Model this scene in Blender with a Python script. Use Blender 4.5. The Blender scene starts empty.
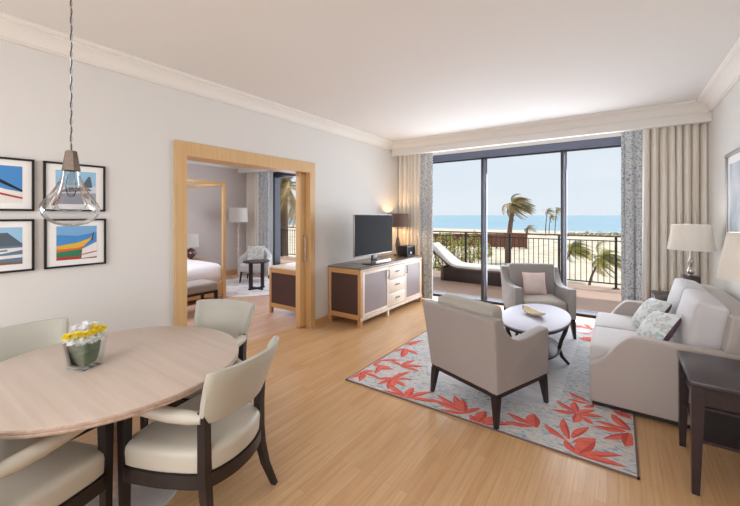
import bpy, bmesh, math, random
from mathutils import Vector, Matrix
PI = math.pi
R = random.Random(7)
SC = bpy.context.scene
COL = SC.collection

# ------------------------------------------------------------------ materials
def _nodes(name):
    m = bpy.data.materials.new(name); m.use_nodes = True
    nt = m.node_tree; b = nt.nodes['Principled BSDF']
    return m, nt, b
def L(nt, a, b): nt.links.new(a, b)
def mat(name, col, rough=.6, metal=0, noise=0, nscale=20, bump=0, bscale=200, sheen=0, coat=0, spec=.5, stretch=None):
    m, nt, b = _nodes(name)
    b.inputs['Base Color'].default_value = (*col, 1)
    b.inputs['Roughness'].default_value = rough
    b.inputs['Metallic'].default_value = metal
    b.inputs['Specular IOR Level'].default_value = spec
    b.inputs['Sheen Weight'].default_value = sheen
    b.inputs['Coat Weight'].default_value = coat
    tc = nt.nodes.new('ShaderNodeTexCoord'); out = tc.outputs['Object']
    if stretch:
        mp = nt.nodes.new('ShaderNodeMapping'); mp.inputs['Scale'].default_value = stretch
        L(nt, out, mp.inputs['Vector']); out = mp.outputs['Vector']
    if noise:
        n = nt.nodes.new('ShaderNodeTexNoise'); n.inputs['Scale'].default_value = nscale; n.inputs['Detail'].default_value = 4
        L(nt, out, n.inputs['Vector'])
        r = nt.nodes.new('ShaderNodeValToRGB')
        r.color_ramp.elements[0].position = .3; r.color_ramp.elements[1].position = .7
        r.color_ramp.elements[0].color = (*[c*(1-noise) for c in col], 1)
        r.color_ramp.elements[1].color = (*[min(1, c*(1+noise)) for c in col], 1)
        L(nt, n.outputs['Fac'], r.inputs['Fac']); L(nt, r.outputs['Color'], b.inputs['Base Color'])
    if bump:
        n = nt.nodes.new('ShaderNodeTexNoise'); n.inputs['Scale'].default_value = bscale
        L(nt, out, n.inputs['Vector'])
        bp = nt.nodes.new('ShaderNodeBump'); bp.inputs['Strength'].default_value = bump; bp.inputs['Distance'].default_value = .004
        L(nt, n.outputs['Fac'], bp.inputs['Height']); L(nt, bp.outputs['Normal'], b.inputs['Normal'])
    return m
def hexc(r, g, b):
    f = lambda c: (c/255/12.92) if c/255 <= .04045 else ((c/255+.055)/1.055)**2.4
    return (f(r), f(g), f(b))

def m_floor(name, c1, c2, c3, rough):
    m, nt, b = _nodes(name)
    tc = nt.nodes.new('ShaderNodeTexCoord'); sp = nt.nodes.new('ShaderNodeSeparateXYZ'); cb = nt.nodes.new('ShaderNodeCombineXYZ')
    L(nt, tc.outputs['Object'], sp.inputs[0]); L(nt, sp.outputs['Y'], cb.inputs['X']); L(nt, sp.outputs['X'], cb.inputs['Y'])
    br = nt.nodes.new('ShaderNodeTexBrick'); br.inputs['Scale'].default_value = 1
    br.inputs['Brick Width'].default_value = .9; br.inputs['Row Height'].default_value = .055
    br.inputs['Mortar Size'].default_value = .0012; br.inputs['Bias'].default_value = 0; br.offset = .37
    br.inputs['Color1'].default_value = (*c1, 1); br.inputs['Color2'].default_value = (*c2, 1); br.inputs['Mortar'].default_value = (*c3, 1)
    L(nt, cb.outputs[0], br.inputs['Vector'])
    mp = nt.nodes.new('ShaderNodeMapping'); mp.inputs['Scale'].default_value = (1.6, 34, 1)
    L(nt, cb.outputs[0], mp.inputs['Vector'])
    n = nt.nodes.new('ShaderNodeTexNoise'); n.inputs['Scale'].default_value = 1.6; n.inputs['Detail'].default_value = 6
    L(nt, mp.outputs[0], n.inputs['Vector'])
    r = nt.nodes.new('ShaderNodeValToRGB'); r.color_ramp.elements[0].position = .3; r.color_ramp.elements[1].position = .72
    r.color_ramp.elements[0].color = (.88, .85, .82, 1); r.color_ramp.elements[1].color = (1.08, 1.08, 1.08, 1)
    L(nt, n.outputs['Fac'], r.inputs['Fac'])
    mx = nt.nodes.new('ShaderNodeMix'); mx.data_type = 'RGBA'; mx.blend_type = 'MULTIPLY'; mx.inputs['Factor'].default_value = 1
    L(nt, br.outputs['Color'], mx.inputs['A']); L(nt, r.outputs['Color'], mx.inputs['B'])
    L(nt, mx.outputs['Result'], b.inputs['Base Color'])
    b.inputs['Roughness'].default_value = rough; b.inputs['Specular IOR Level'].default_value = .5
    return m
def m_wood(name, c1, c2, rough=.4, axis='X', scale=1.0, spec=.5):
    m, nt, b = _nodes(name)
    tc = nt.nodes.new('ShaderNodeTexCoord'); mp = nt.nodes.new('ShaderNodeMapping')
    s = {'X': (1.2, 22, 22), 'Y': (22, 1.2, 22), 'Z': (22, 22, 1.2)}[axis]
    mp.inputs['Scale'].default_value = tuple(v*scale for v in s); L(nt, tc.outputs['Object'], mp.inputs['Vector'])
    n = nt.nodes.new('ShaderNodeTexNoise'); n.inputs['Scale'].default_value = 1.5; n.inputs['Detail'].default_value = 6; n.inputs['Distortion'].default_value = .3
    L(nt, mp.outputs[0], n.inputs['Vector'])
    r = nt.nodes.new('ShaderNodeValToRGB'); r.color_ramp.elements[0].position = .3; r.color_ramp.elements[1].position = .7
    r.color_ramp.elements[0].color = (*c1, 1); r.color_ramp.elements[1].color = (*c2, 1)
    L(nt, n.outputs['Fac'], r.inputs['Fac']); L(nt, r.outputs['Color'], b.inputs['Base Color'])
    b.inputs['Roughness'].default_value = rough; b.inputs['Specular IOR Level'].default_value = spec
    return m
def m_blotch(name, cols, scale, rough=.85, det=2, pos=None, translucent=0, stretch=(1, 1, 1), fine=0):
    m, nt, b = _nodes(name)
    tc = nt.nodes.new('ShaderNodeTexCoord'); mp = nt.nodes.new('ShaderNodeMapping'); mp.inputs['Scale'].default_value = stretch
    L(nt, tc.outputs['Object'], mp.inputs['Vector'])
    n = nt.nodes.new('ShaderNodeTexNoise'); n.inputs['Scale'].default_value = scale; n.inputs['Detail'].default_value = det
    n.inputs['Distortion'].default_value = .6
    L(nt, mp.outputs[0], n.inputs['Vector'])
    r = nt.nodes.new('ShaderNodeValToRGB'); els = r.color_ramp.elements
    k = len(cols); pos = pos or [.3+.4*i/(k-1) for i in range(k)]
    els[0].position = pos[0]; els[0].color = (*cols[0], 1); els[1].position = pos[-1]; els[1].color = (*cols[-1], 1)
    for i in range(1, k-1):
        e = els.new(pos[i]); e.color = (*cols[i], 1)
    L(nt, n.outputs['Fac'], r.inputs['Fac']); L(nt, r.outputs['Color'], b.inputs['Base Color'])
    b.inputs['Roughness'].default_value = rough; b.inputs['Specular IOR Level'].default_value = .2
    return m
def m_glass(name, tint=(1, 1, 1), refl=1.0, ior=1.45, rough=0.0):
    m = bpy.data.materials.new(name); m.use_nodes = True; nt = m.node_tree; nt.nodes.clear()
    o = nt.nodes.new('ShaderNodeOutputMaterial'); mx = nt.nodes.new('ShaderNodeMixShader')
    t = nt.nodes.new('ShaderNodeBsdfTransparent'); g = nt.nodes.new('ShaderNodeBsdfGlossy'); f = nt.nodes.new('ShaderNodeLayerWeight')
    f.inputs['Blend'].default_value = (ior-1)/ior*.55; t.inputs['Color'].default_value = (*tint, 1); g.inputs['Roughness'].default_value = rough
    ml = nt.nodes.new('ShaderNodeMath'); ml.operation = 'MULTIPLY'; ml.inputs[1].default_value = refl
    L(nt, f.outputs[0], ml.inputs[0]); L(nt, ml.outputs[0], mx.inputs[0]); L(nt, t.outputs[0], mx.inputs[1]); L(nt, g.outputs[0], mx.inputs[2])
    L(nt, mx.outputs[0], o.inputs[0]); return m
def m_shade(name, col, trans=.45, emit=0, ecol=(1, .8, .5)):
    m = bpy.data.materials.new(name); m.use_nodes = True; nt = m.node_tree; nt.nodes.clear()
    o = nt.nodes.new('ShaderNodeOutputMaterial'); mx = nt.nodes.new('ShaderNodeMixShader'); mx.inputs[0].default_value = trans
    d = nt.nodes.new('ShaderNodeBsdfDiffuse'); t = nt.nodes.new('ShaderNodeBsdfTranslucent')
    d.inputs[0].default_value = (*col, 1); t.inputs[0].default_value = (*col, 1)
    L(nt, d.outputs[0], mx.inputs[1]); L(nt, t.outputs[0], mx.inputs[2]); L(nt, mx.outputs[0], o.inputs[0]); return m
def m_emit(name, col, s):
    m = bpy.data.materials.new(name); m.use_nodes = True; nt = m.node_tree; nt.nodes.clear()
    o = nt.nodes.new('ShaderNodeOutputMaterial'); e = nt.nodes.new('ShaderNodeEmission')
    e.inputs[0].default_value = (*col, 1); e.inputs[1].default_value = s; L(nt, e.outputs[0], o.inputs[0]); return m

M = {}
M['wall'] = mat('wall_paint', hexc(220, 219, 216), .85, bump=.05, bscale=300, spec=.2)
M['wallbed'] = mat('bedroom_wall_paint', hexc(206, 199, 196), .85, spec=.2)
M['ceil'] = mat('ceiling_paint', hexc(228, 227, 225), .9, spec=.2)
M['trim'] = mat('cornice_paint', hexc(232, 229, 224), .7, spec=.3)
M['floor'] = m_floor('oak_floor', hexc(201, 164, 122), hexc(192, 152, 108), hexc(176, 136, 95), .3)
M['floorbed'] = m_floor('bedroom_floor', hexc(205, 172, 150), hexc(192, 158, 138), hexc(150, 120, 100), .4)
M['oak'] = m_wood('honey_oak', hexc(202, 164, 114), hexc(212, 177, 128), .45, 'Z')
M['oakx'] = m_wood('honey_oak_across', hexc(186, 142, 94), hexc(200, 158, 108), .45, 'X')
M['oakface'] = m_wood('glare_paled_oak', hexc(214, 200, 184), hexc(228, 216, 202), .4, 'Z')  # oak of the console front, whitened by glare put into the colour
M['panel'] = mat('brown_leather_panel', hexc(72, 50, 46), .45, noise=.08, nscale=60)
M['panelm'] = mat('mauve_leather_glare', hexc(134, 122, 124), .4, noise=.06, nscale=60)  # brown-mauve leather inset, its glare mixed into the colour
M['ctop'] = mat('grey_brown_top', hexc(122, 110, 102), .22, noise=.1, nscale=8)
M['tabletop'] = m_wood('greige_tabletop', hexc(190, 173, 160), hexc(202, 187, 175), .42, 'X', .7)
M['tableedge'] = m_wood('table_edge', hexc(168, 144, 128), hexc(192, 172, 158), .4, 'X', 1)
M['dark'] = mat('espresso_wood', hexc(34, 26, 26), .4, noise=.12, nscale=40)
M['darkm'] = mat('dark_plum_wood', hexc(46, 35, 38), .32, noise=.12, nscale=30)
M['cream'] = mat('cream_leather', hexc(188, 183, 170), .45, bump=.08, bscale=250)
M['creamback'] = mat('cream_vinyl', hexc(180, 179, 168), .5, bump=.05, bscale=250)
M['taupe'] = mat('taupe_upholstery', hexc(152, 145, 141), .75, bump=.15, bscale=700, sheen=.2)
M['taupe_cush'] = mat('grey_cushion', hexc(166, 160, 150), .8, bump=.15, bscale=700, sheen=.2)
M['greychair'] = mat('grey_upholstery', hexc(150, 147, 145), .75, bump=.15, bscale=700, sheen=.2)
M['sofa'] = mat('sofa_upholstery', hexc(168, 159, 153), .75, bump=.12, bscale=700, sheen=.2)
M['sofalt'] = mat('sofa_cushion_fabric', hexc(194, 191, 192), .8, bump=.12, bscale=700, sheen=.2)
M['pillow'] = m_blotch('pale_pillow', [hexc(226, 214, 208), hexc(214, 198, 194)], 9)
M['coral'] = mat('coral_piping', hexc(200, 70, 90), .7)
M['pilpat'] = m_blotch('leaf_print_fabric', [hexc(220, 224, 224), hexc(210, 216, 216), hexc(160, 184, 186), hexc(216, 200, 192), hexc(222, 226, 225)], 16, pos=[.3, .52, .58, .64, .7])
M['mauve'] = mat('mauve_fabric', hexc(112, 86, 96), .8)
M['curtain'] = mat('beige_curtain', hexc(232, 226, 216), .85, sheen=.1)
M['curtpat'] = m_blotch('blue_floral_curtain', [hexc(132, 148, 162), hexc(168, 180, 190), hexc(212, 213, 212), hexc(214, 214, 212), hexc(160, 172, 182)], 46, pos=[.32, .44, .5, .58, .7], det=1, stretch=(1, 1, .7))
M['alu'] = mat('slate_aluminium', hexc(92, 98, 116), .4, metal=.3)
M['aludark'] = mat('dark_aluminium', hexc(48, 48, 56), .4, metal=.3)
M['alulight'] = mat('light_aluminium', hexc(176, 180, 196), .4, metal=.2)
M['glass'] = m_glass('window_glass', (.98, .99, 1), .12)
M['pglass'] = m_glass('pendant_glass', (.95, .95, .955), .85, 1.45, .03)
M['vglass'] = m_glass('vase_glass', (.94, .96, .96), 1.5, 1.5, .02)
M['bronze'] = mat('bronze', hexc(112, 98, 88), .4, metal=.6, noise=.15, nscale=40)
M['black'] = mat('satin_black', hexc(22, 22, 24), .35)
M['screen'] = mat('screen_glass', hexc(12, 12, 14), .35, coat=.0, spec=.03)
M['silver'] = mat('silver', hexc(170, 170, 172), .35, metal=.7)
M['chrome'] = mat('brushed_steel', hexc(190, 186, 180), .25, metal=.9)
M['iron'] = mat('brown_black_iron', hexc(50, 42, 40), .5, metal=.2)
M['handrail'] = mat('russet_handrail', hexc(108, 70, 56), .45)
M['white'] = mat('white_paper', hexc(240, 240, 238), .7)
M['linen'] = mat('white_bed_linen', hexc(236, 238, 246), .85)
M['shadec'] = m_shade('cream_lampshade', hexc(232, 229, 224), .35)
M['shadeb'] = m_shade('brown_lampshade', hexc(122, 104, 96), .12)
M['crystal'] = mat('smoked_crystal', hexc(120, 96, 96), .12, metal=.5)
M['rug'] = m_blotch('woven_rug', [hexc(196, 196, 200), hexc(210, 208, 210), hexc(186, 192, 200), hexc(216, 212, 210)], 5, .95, 8, stretch=(1, 3, 1))
M['rugband'] = m_blotch('woven_rug_border', [hexc(128, 154, 168), hexc(176, 190, 198), hexc(206, 200, 192), hexc(214, 196, 184), hexc(150, 176, 190)], 16, .95, 9, pos=[.36, .45, .52, .58, .66], stretch=(1, 3, 1))
M['rugleaf'] = m_blotch('coral_tufts', [hexc(204, 88, 76), hexc(222, 112, 98), hexc(210, 96, 84)], 12, .95, 4)
M['rugleaf2'] = mat('coral_tufts_dark', hexc(186, 74, 64), .95, noise=.1, nscale=30)
M['rugleaf3'] = mat('coral_tufts_light', hexc(224, 124, 110), .95, noise=.1, nscale=30)
M['rugedge'] = mat('rug_binding', hexc(110, 90, 84), .9)
M['rugpale'] = m_blotch('pale_bedroom_rug', [hexc(200, 196, 196), hexc(226, 222, 222), hexc(186, 186, 190)], 4, .95, 3)
M['wicker'] = mat('dark_wicker', hexc(56, 42, 38), .6, bump=.8, bscale=90)
M['wickerb'] = mat('brown_wicker', hexc(112, 80, 68), .6, bump=.5, bscale=90)
M['outcush'] = mat('white_outdoor_fabric', hexc(240, 240, 236), .8)
M['deck'] = mat('balcony_tile', hexc(204, 172, 152), .5, noise=.05, nscale=2)
M['concrete'] = mat('balcony_render', hexc(214, 206, 194), .85)
M['leafg'] = m_blotch('aspidistra_leaf', [hexc(84, 104, 72), hexc(124, 140, 106)], 6, .4, stretch=(2, 2, 9))
M['petw'] = mat('white_petals', hexc(246, 246, 244), .7)
M['pety'] = mat('yellow_petals', hexc(236, 212, 40), .7)
M['petc'] = mat('flower_centre', hexc(200, 190, 70), .8)
M['dish'] = mat('shell_dish', hexc(232, 224, 200), .3, coat=.3)
M['dishin'] = mat('gilt_dish_inside', hexc(226, 212, 174), .35)
M['coffee'] = mat('coffee_table_top', hexc(176, 174, 190), .5)
M['sand'] = m_blotch('sand', [hexc(216, 198, 172), hexc(234, 220, 198), hexc(202, 184, 156)], .25, .95, 6)
M['sea'] = m_blotch('sea_water', [hexc(146, 176, 190), hexc(160, 188, 200), hexc(134, 166, 184)], .01, .5, 2, stretch=(1, 8, 1))
M['palm'] = mat('palm_fronds', hexc(134, 130, 88), .7, noise=.25, nscale=3)
M['palmd'] = mat('dry_palm_fronds', hexc(186, 160, 112), .7, noise=.25, nscale=3)
M['trunk'] = mat('palm_trunk', hexc(112, 86, 70), .9, noise=.2, nscale=6)
M['bush'] = mat('bush_leaves', hexc(184, 174, 92), .8, noise=.3, nscale=1.5)
M['bushd'] = mat('dark_bush_leaves', hexc(122, 130, 84), .8, noise=.3, nscale=1.5)
M['fence'] = m_blotch('rust_fence', [hexc(112, 72, 58), hexc(142, 98, 78)], 1.2, .9, 4, stretch=(4, 4, .2))
# print colours
for n_, c_ in dict(sky=(70, 140, 205), sky2=(120, 170, 215), sky3=(150, 196, 226), yel=(222, 176, 60), red=(176, 54, 44), grn=(50, 120, 90), wht=(228, 226, 224), blk=(30, 30, 36),
                   brn=(130, 92, 66), gry=(150, 156, 168), sea=(90, 120, 150), mnt=(84, 96, 110), org=(210, 110, 50), dgry=(104, 112, 122), pale=(204, 212, 222)).items():
    M['p_'+n_] = mat('print_'+n_, hexc(*c_), .6)

# ------------------------------------------------------------------ mesh builder
class MB:
    def __init__(s): s.v = []; s.f = []; s.m = []; s.mark = 0
    def add(s, vs, fs, m=0):
        o = len(s.v); s.mark = o
        s.v += [Vector(v) for v in vs]; s.f += [tuple(i+o for i in f) for f in fs]; s.m += [m]*len(fs); return s
    def addbm(s, bm, m=0):
        bm.verts.index_update()
        s.add([v.co.copy() for v in bm.verts], [[v.index for v in f.verts] for f in bm.faces], m); bm.free(); return s
    def warp(s, fn, start=None):
        for i in range(s.mark if start is None else start, len(s.v)): s.v[i] = Vector(fn(s.v[i]))
        return s
    def xf(s, mx, start=None): return s.warp(lambda v: mx @ v, start)
    def box(s, c, d, b=0, m=0, rz=0, rx=0, ry=0, seg=2):
        bm = bmesh.new(); bmesh.ops.create_cube(bm, size=1)
        for v in bm.verts: v.co = Vector((v.co.x*d[0], v.co.y*d[1], v.co.z*d[2]))
        if b: bmesh.ops.bevel(bm, geom=bm.edges[:], offset=min(b, min(d)*.45), segments=seg, profile=.5, affect='EDGES')
        if rz or rx or ry:
            mx = Matrix.Rotation(rz, 4, 'Z') @ Matrix.Rotation(ry, 4, 'Y') @ Matrix.Rotation(rx, 4, 'X'); bmesh.ops.transform(bm, matrix=mx, verts=bm.verts)
        bmesh.ops.translate(bm, vec=c, verts=bm.verts)
        return s.addbm(bm, m)
    def b2(s, lo, hi, b=0, m=0):
        return s.box([(lo[i]+hi[i])/2 for i in range(3)], [abs(hi[i]-lo[i]) for i in range(3)], b, m)
    def lathe(s, prof, c=(0, 0, 0), seg=32, m=0, sx=1, sy=1, cap=True):
        vs = []; n = len(prof)
        for r, z in prof:
            for k in range(seg):
                a = 2*PI*k/seg; vs.append((c[0]+r*sx*math.cos(a), c[1]+r*sy*math.sin(a), c[2]+z))
        fs = [(i*seg+k, i*seg+(k+1) % seg, (i+1)*seg+(k+1) % seg, (i+1)*seg+k) for i in range(n-1) for k in range(seg)]
        if cap: fs += [tuple(range(seg-1, -1, -1)), tuple((n-1)*seg+k for k in range(seg))]
        return s.add(vs, fs, m)
    def loft(s, rings, m=0, cap=True, closed=True):
        n = len(rings[0]); vs = [p for r in rings for p in r]; kk = n if closed else n-1
        fs = [(i*n+k, i*n+(k+1) % n, (i+1)*n+(k+1) % n, (i+1)*n+k) for i in range(len(rings)-1) for k in range(kk)]
        if cap and closed: fs += [tuple(range(n-1, -1, -1)), tuple((len(rings)-1)*n+k for k in range(n))]
        return s.add(vs, fs, m)
    def tube(s, pts, rad, seg=10, m=0, flat=None, cap=True):
        pts = [Vector(p) for p in pts]; n = len(pts)
        if not isinstance(rad, (list, tuple)): rad = [rad]*n
        rings = []; up0 = Vector((0, 0, 1)); prev = None
        for i, p in enumerate(pts):
            t = (pts[min(i+1, n-1)]-pts[max(i-1, 0)]).normalized()
            if prev is None:
                a = up0 if abs(t.z) < .9 else Vector((0, 1, 0))
                u = t.cross(a).normalized()
            else:
                u = (prev - t*prev.dot(t)).normalized()
            w = u.cross(t).normalized(); prev = u
            fx, fy = flat or (1, 1)
            rings.append([p + u*(math.cos(2*PI*k/seg)*rad[i]*fx) + w*(math.sin(2*PI*k/seg)*rad[i]*fy) for k in range(seg)])
        return s.loft(rings, m, cap)
    def taper(s, p0, p1, w0, w1, m=0, b=0):   # square section leg
        p0 = Vector(p0); p1 = Vector(p1); vs = []
        w0 = w0 if isinstance(w0, tuple) else (w0, w0); w1 = w1 if isinstance(w1, tuple) else (w1, w1)
        for p, w in ((p0, w0), (p1, w1)):
            for a, c in ((-1, -1), (1, -1), (1, 1), (-1, 1)): vs.append((p.x+a*w[0]/2, p.y+c*w[1]/2, p.z))
        return s.add(vs, [(3, 2, 1, 0), (4, 5, 6, 7), (0, 1, 5, 4), (1, 2, 6, 5), (2, 3, 7, 6), (3, 0, 4, 7)], m)
    def prism(s, out, lo, hi, axis='X', b=0, m=0, seg=2):
        bm = bmesh.new()
        def P(a, c, h): return {'X': (h, a, c), 'Y': (a, h, c), 'Z': (a, c, h)}[axis]
        A = [bm.verts.new(P(a, c, lo)) for a, c in out]; B = [bm.verts.new(P(a, c, hi)) for a, c in out]
        fa = bm.faces.new(A[::-1]); fb = bm.faces.new(B); n = len(out)
        for i in range(n): bm.faces.new((A[i], A[(i+1) % n], B[(i+1) % n], B[i]))
        bmesh.ops.recalc_face_normals(bm, faces=bm.faces)
        if b:
            es = list(fa.edges)+list(fb.edges)
            bmesh.ops.bevel(bm, geom=es, offset=b, segments=seg, profile=.5, affect='EDGES')
        return s.addbm(bm, m)
    def rbox(s, c, d, r, puff=(0, 0, 0), n=6, m=0, rz=0, rx=0, ry=0):
        h = [x/2 for x in d]; r = min(r, min(h)*.98)
        def ax(hh):
            cor = [hh-r*(1-math.sin(a)) for a in (PI/2, PI*.38, PI/4, PI*.12, 0)]
            inner = [(-(hh-r)+2*(hh-r)*k/n) for k in range(1, n)] if hh-r > 1e-6 else []
            return [-x for x in cor]+inner+cor[::-1]
        X, Y, Z = ax(h[0]), ax(h[1]), ax(h[2])
        bm = bmesh.new(); mp = {}
        def vt(x, y, z):
            k = (round(x, 6), round(y, 6), round(z, 6))
            if k not in mp:
                q = Vector((x, y, z)); inn = Vector([max(-(h[i]-r), min(h[i]-r, q[i])) for i in range(3)]); dd = q-inn
                if dd.length > 1e-9: q = inn+dd.normalized()*r
                o = q.copy()
                ux, uy, uz = q.x/h[0], q.y/h[1], q.z/h[2]
                o.z += puff[2]*uz*(1-ux*ux)*(1-uy*uy); o.x += puff[0]*ux*(1-uy*uy)*(1-uz*uz); o.y += puff[1]*uy*(1-ux*ux)*(1-uz*uz)
                mp[k] = bm.verts.new(o)
            return mp[k]
        def face(*a):
            vs = [vt(*p) for p in a]
            if len(set(vs)) == 4:
                try: bm.faces.new(vs)
                except ValueError: pass
        for A, B, C, f in ((X, Y, Z, lambda a, b, c: (a, b, c)), (Y, Z, X, lambda a, b, c: (c, a, b)), (Z, X, Y, lambda a, b, c: (b, c, a))):
            for i in range(len(A)-1):
                for j in range(len(B)-1):
                    for c_, fl in ((C[0], 1), (C[-1], 0)):
                        q = [f(A[i], B[j], c_), f(A[i+1], B[j], c_), f(A[i+1], B[j+1], c_), f(A[i], B[j+1], c_)]
                        face(*(q[::-1] if fl else q))
        mx = Matrix.Rotation(rz, 4, 'Z') @ Matrix.Rotation(ry, 4, 'Y') @ Matrix.Rotation(rx, 4, 'X')
        bmesh.ops.transform(bm, matrix=mx, verts=bm.verts); bmesh.ops.translate(bm, vec=c, verts=bm.verts)
        return s.addbm(bm, m)
    def build(s, name, mats, parent=None, loc=None, rz=0, smooth=True, ang=38, fixn=True):
        me = bpy.data.meshes.new(name); me.from_pydata([tuple(v) for v in s.v], [], s.f)
        mats = mats if isinstance(mats, (list, tuple)) else [mats]
        for x in mats: me.materials.append(M[x] if isinstance(x, str) else x)
        for i, p in enumerate(me.polygons): p.material_index = s.m[i]
        me.validate(); me.update()
        if fixn:
            bm = bmesh.new(); bm.from_mesh(me); bmesh.ops.recalc_face_normals(bm, faces=bm.faces); bm.to_mesh(me); bm.free()
        if smooth:
            me.shade_smooth(); me.set_sharp_from_angle(angle=math.radians(ang))
        o = bpy.data.objects.new(name, me); COL.objects.link(o)
        if parent: o.parent = parent
        if loc: o.location = loc
        if rz: o.rotation_euler.z = rz
        return o

def tag(o, label=None, cat=None, group=None, kind=None):
    if label: o['label'] = label
    if cat: o['category'] = cat
    if group: o['group'] = group
    if kind: o['kind'] = kind
    return o
def empty(name, loc=(0, 0, 0), rz=0, label=None, cat=None, group=None):
    o = bpy.data.objects.new(name, None); COL.objects.link(o); o.location = loc; o.rotation_euler.z = rz
    return tag(o, label, cat, group)
def struct(name, mb, mats, parent=None, label=None, **k):
    o = mb.build(name, mats, parent, **k)
    if not parent: tag(o, label, None, None, 'structure')
    return o
def copy_tree(o, parent=None):
    kids = list(o.children); c = o.copy(); COL.objects.link(c)
    if parent: c.parent = parent
    for ch in kids: copy_tree(ch, c)
    return c
def relabel(o, label):
    o['label'] = label; return o

XL, XR, ZC = -3.61, .925, 2.985     # left wall, right wall, ceiling
YB, YW = -3.6, 6.55                # back wall, window plane
XL2 = -3.83                        # bedroom face of the left wall
XB = -8.53                         # bedroom far wall

# ================================================================== SETTING
struct('floor', MB().b2((XL2, YB, -.1), (XR+.2, 6.5, 0)), 'floor', smooth=False)
struct('floor_bedroom', MB().b2((XB-.2, .6, -.1), (XL2, 6.5, 0)), 'floorbed', smooth=False)
struct('ceiling', MB().b2((XL2, YB, ZC), (XR+.2, YW+.3, ZC+.2)).b2((XB-.2, .6, ZC), (XL2, YW+.3, ZC+.2)), 'ceil', smooth=False)
# left wall with door opening y 1.895..3.65 , top 2.2
DY0, DY1, DZ = 1.86, 3.68, 2.25
w = MB().b2((XL2, YB, 0), (XL, DY0, ZC)).b2((XL2, DY0, DZ), (XL, DY1, ZC)).b2((XL2, DY1, 0), (XL, YW, ZC))
struct('wall_left', w, 'wall', smooth=False)
struct('wall_right', MB().b2((XR, YB, 0), (XR+.2, YW, ZC)), 'wall', smooth=False)
w = MB().b2((XL2, YB-.2, 0), (-3.0, YB, ZC)).b2((.4, YB-.2, 0), (XR+.2, YB, ZC)).b2((-3.0, YB-.2, 2.7), (.4, YB, ZC)).b2((-3.0, YB-.2, 0), (.4, YB, .3))  # opening made up behind the viewer to let fill light in
struct('wall_back', w, 'wall', smooth=False)
w = MB().b2((-3.0, YB-.14, .3), (-2.93, YB-.06, 2.7)).b2((.33, YB-.14, .3), (.4, YB-.06, 2.7)).b2((-3, YB-.14, .3), (.4, YB-.06, .37)).b2((-3, YB-.14, 2.63), (.4, YB-.06, 2.7)).b2((-1.34, YB-.14, .3), (-1.26, YB-.06, 2.7))
w3 = struct('fill_opening_frame', w, 'alu', smooth=False)  # unseen window frame, added around the opening for the fill light
# window wall: head above the glazing and outer slab
w = MB().b2((XL, YW, 2.79), (XR+.2, YW+.3, ZC))
struct('wall_window', w, 'wall', smooth=False)
w = MB().b2((XB-.2, .6, 0), (XB, YW+.3, ZC)); struct('wall_bedroom_far', w, 'wallbed', smooth=False)
w = MB().b2((XB, .6, 0), (XL2, .8, ZC)); struct('wall_bedroom_near', w, 'wallbed', smooth=False)
w = MB().b2((XB, YW, 2.79), (XL2, YW+.3, ZC)).b2((-4.9, YW, 0), (XL2, YW+.3, 2.79)).b2((XL2, YW, 0), (XL, YW+.4, ZC)); struct('wall_bedroom_window', w, 'wallbed', smooth=False)
w = MB().b2((XL2-.012, DY1+.1, 0), (XL2, YW, ZC)).b2((XL2-.012, .8, 0), (XL2, DY0-.1, ZC)); struct('wall_bedroom_side', w, 'wallbed', smooth=False)

def cornice_prof(d=.13, z0=2.85, z1=ZC):
    # distance from wall, height
    return [(0, z0), (.026, z0), (.03, z0+.006), (.026, z0+.014), (.036, z0+.018), (.05, z0+.045), (.08, z0+.078), (.112, z0+.095), (.112, z0+.105), (.14, z0+.108), (.155, z0+.122), (.155, z1+.002), (0, z1+.002)]
def cornice(name, wall, lo, hi, mats='trim'):
    pr = cornice_prof(); mb = MB()
    if wall[0] == 'L': mb.prism([(wall[1]+d, z) for d, z in pr], lo, hi, 'Y')
    if wall[0] == 'R': mb.prism([(wall[1]-d, z) for d, z in pr], lo, hi, 'Y')
    if wall[0] == 'F': mb.prism([(wall[1]-d, z) for d, z in pr], lo, hi, 'X')
    return struct(name, mb, mats)
cornice('trim_1', ('L', XL), YB, 5.9)
cornice('trim_2', ('R', XR), YB, 5.9)
cornice('trim_3', ('F', 5.89), XL, XR)
cornice('trim_4', ('L', XB), .8, 5.9)
cornice('trim_5', ('F', 5.89), XB, XL2-.012)
struct('trim_6', MB().b2((XL, 5.89, 2.74), (XR, 5.97, ZC)).b2((XL, 5.876, 2.74), (XR, 5.892, 2.752)).b2((XL, 5.88, 2.80), (XR, 5.892, 2.806)), 'trim', smooth=False)       # curtain pelmet board
struct('trim_7', MB().b2((XB, 5.89, 2.74), (XL2-.012, 5.97, ZC)), 'trim', smooth=False)
struct('baseboard_left', MB().b2((XL, 3.75, 0), (XL+.018, 5.9, .09)).b2((XL, YB, 0), (XL+.018, 1.775, .09)), 'oakx', smooth=False)
struct('baseboard_right', MB().b2((XR-.018, YB, 0), (XR, 6.4, .09)), 'oakx', smooth=False)
struct('baseboard_bedroom', MB().b2((XB, .8, 0), (XB+.018, 6.4, .13)), 'oakx', smooth=False)

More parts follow.
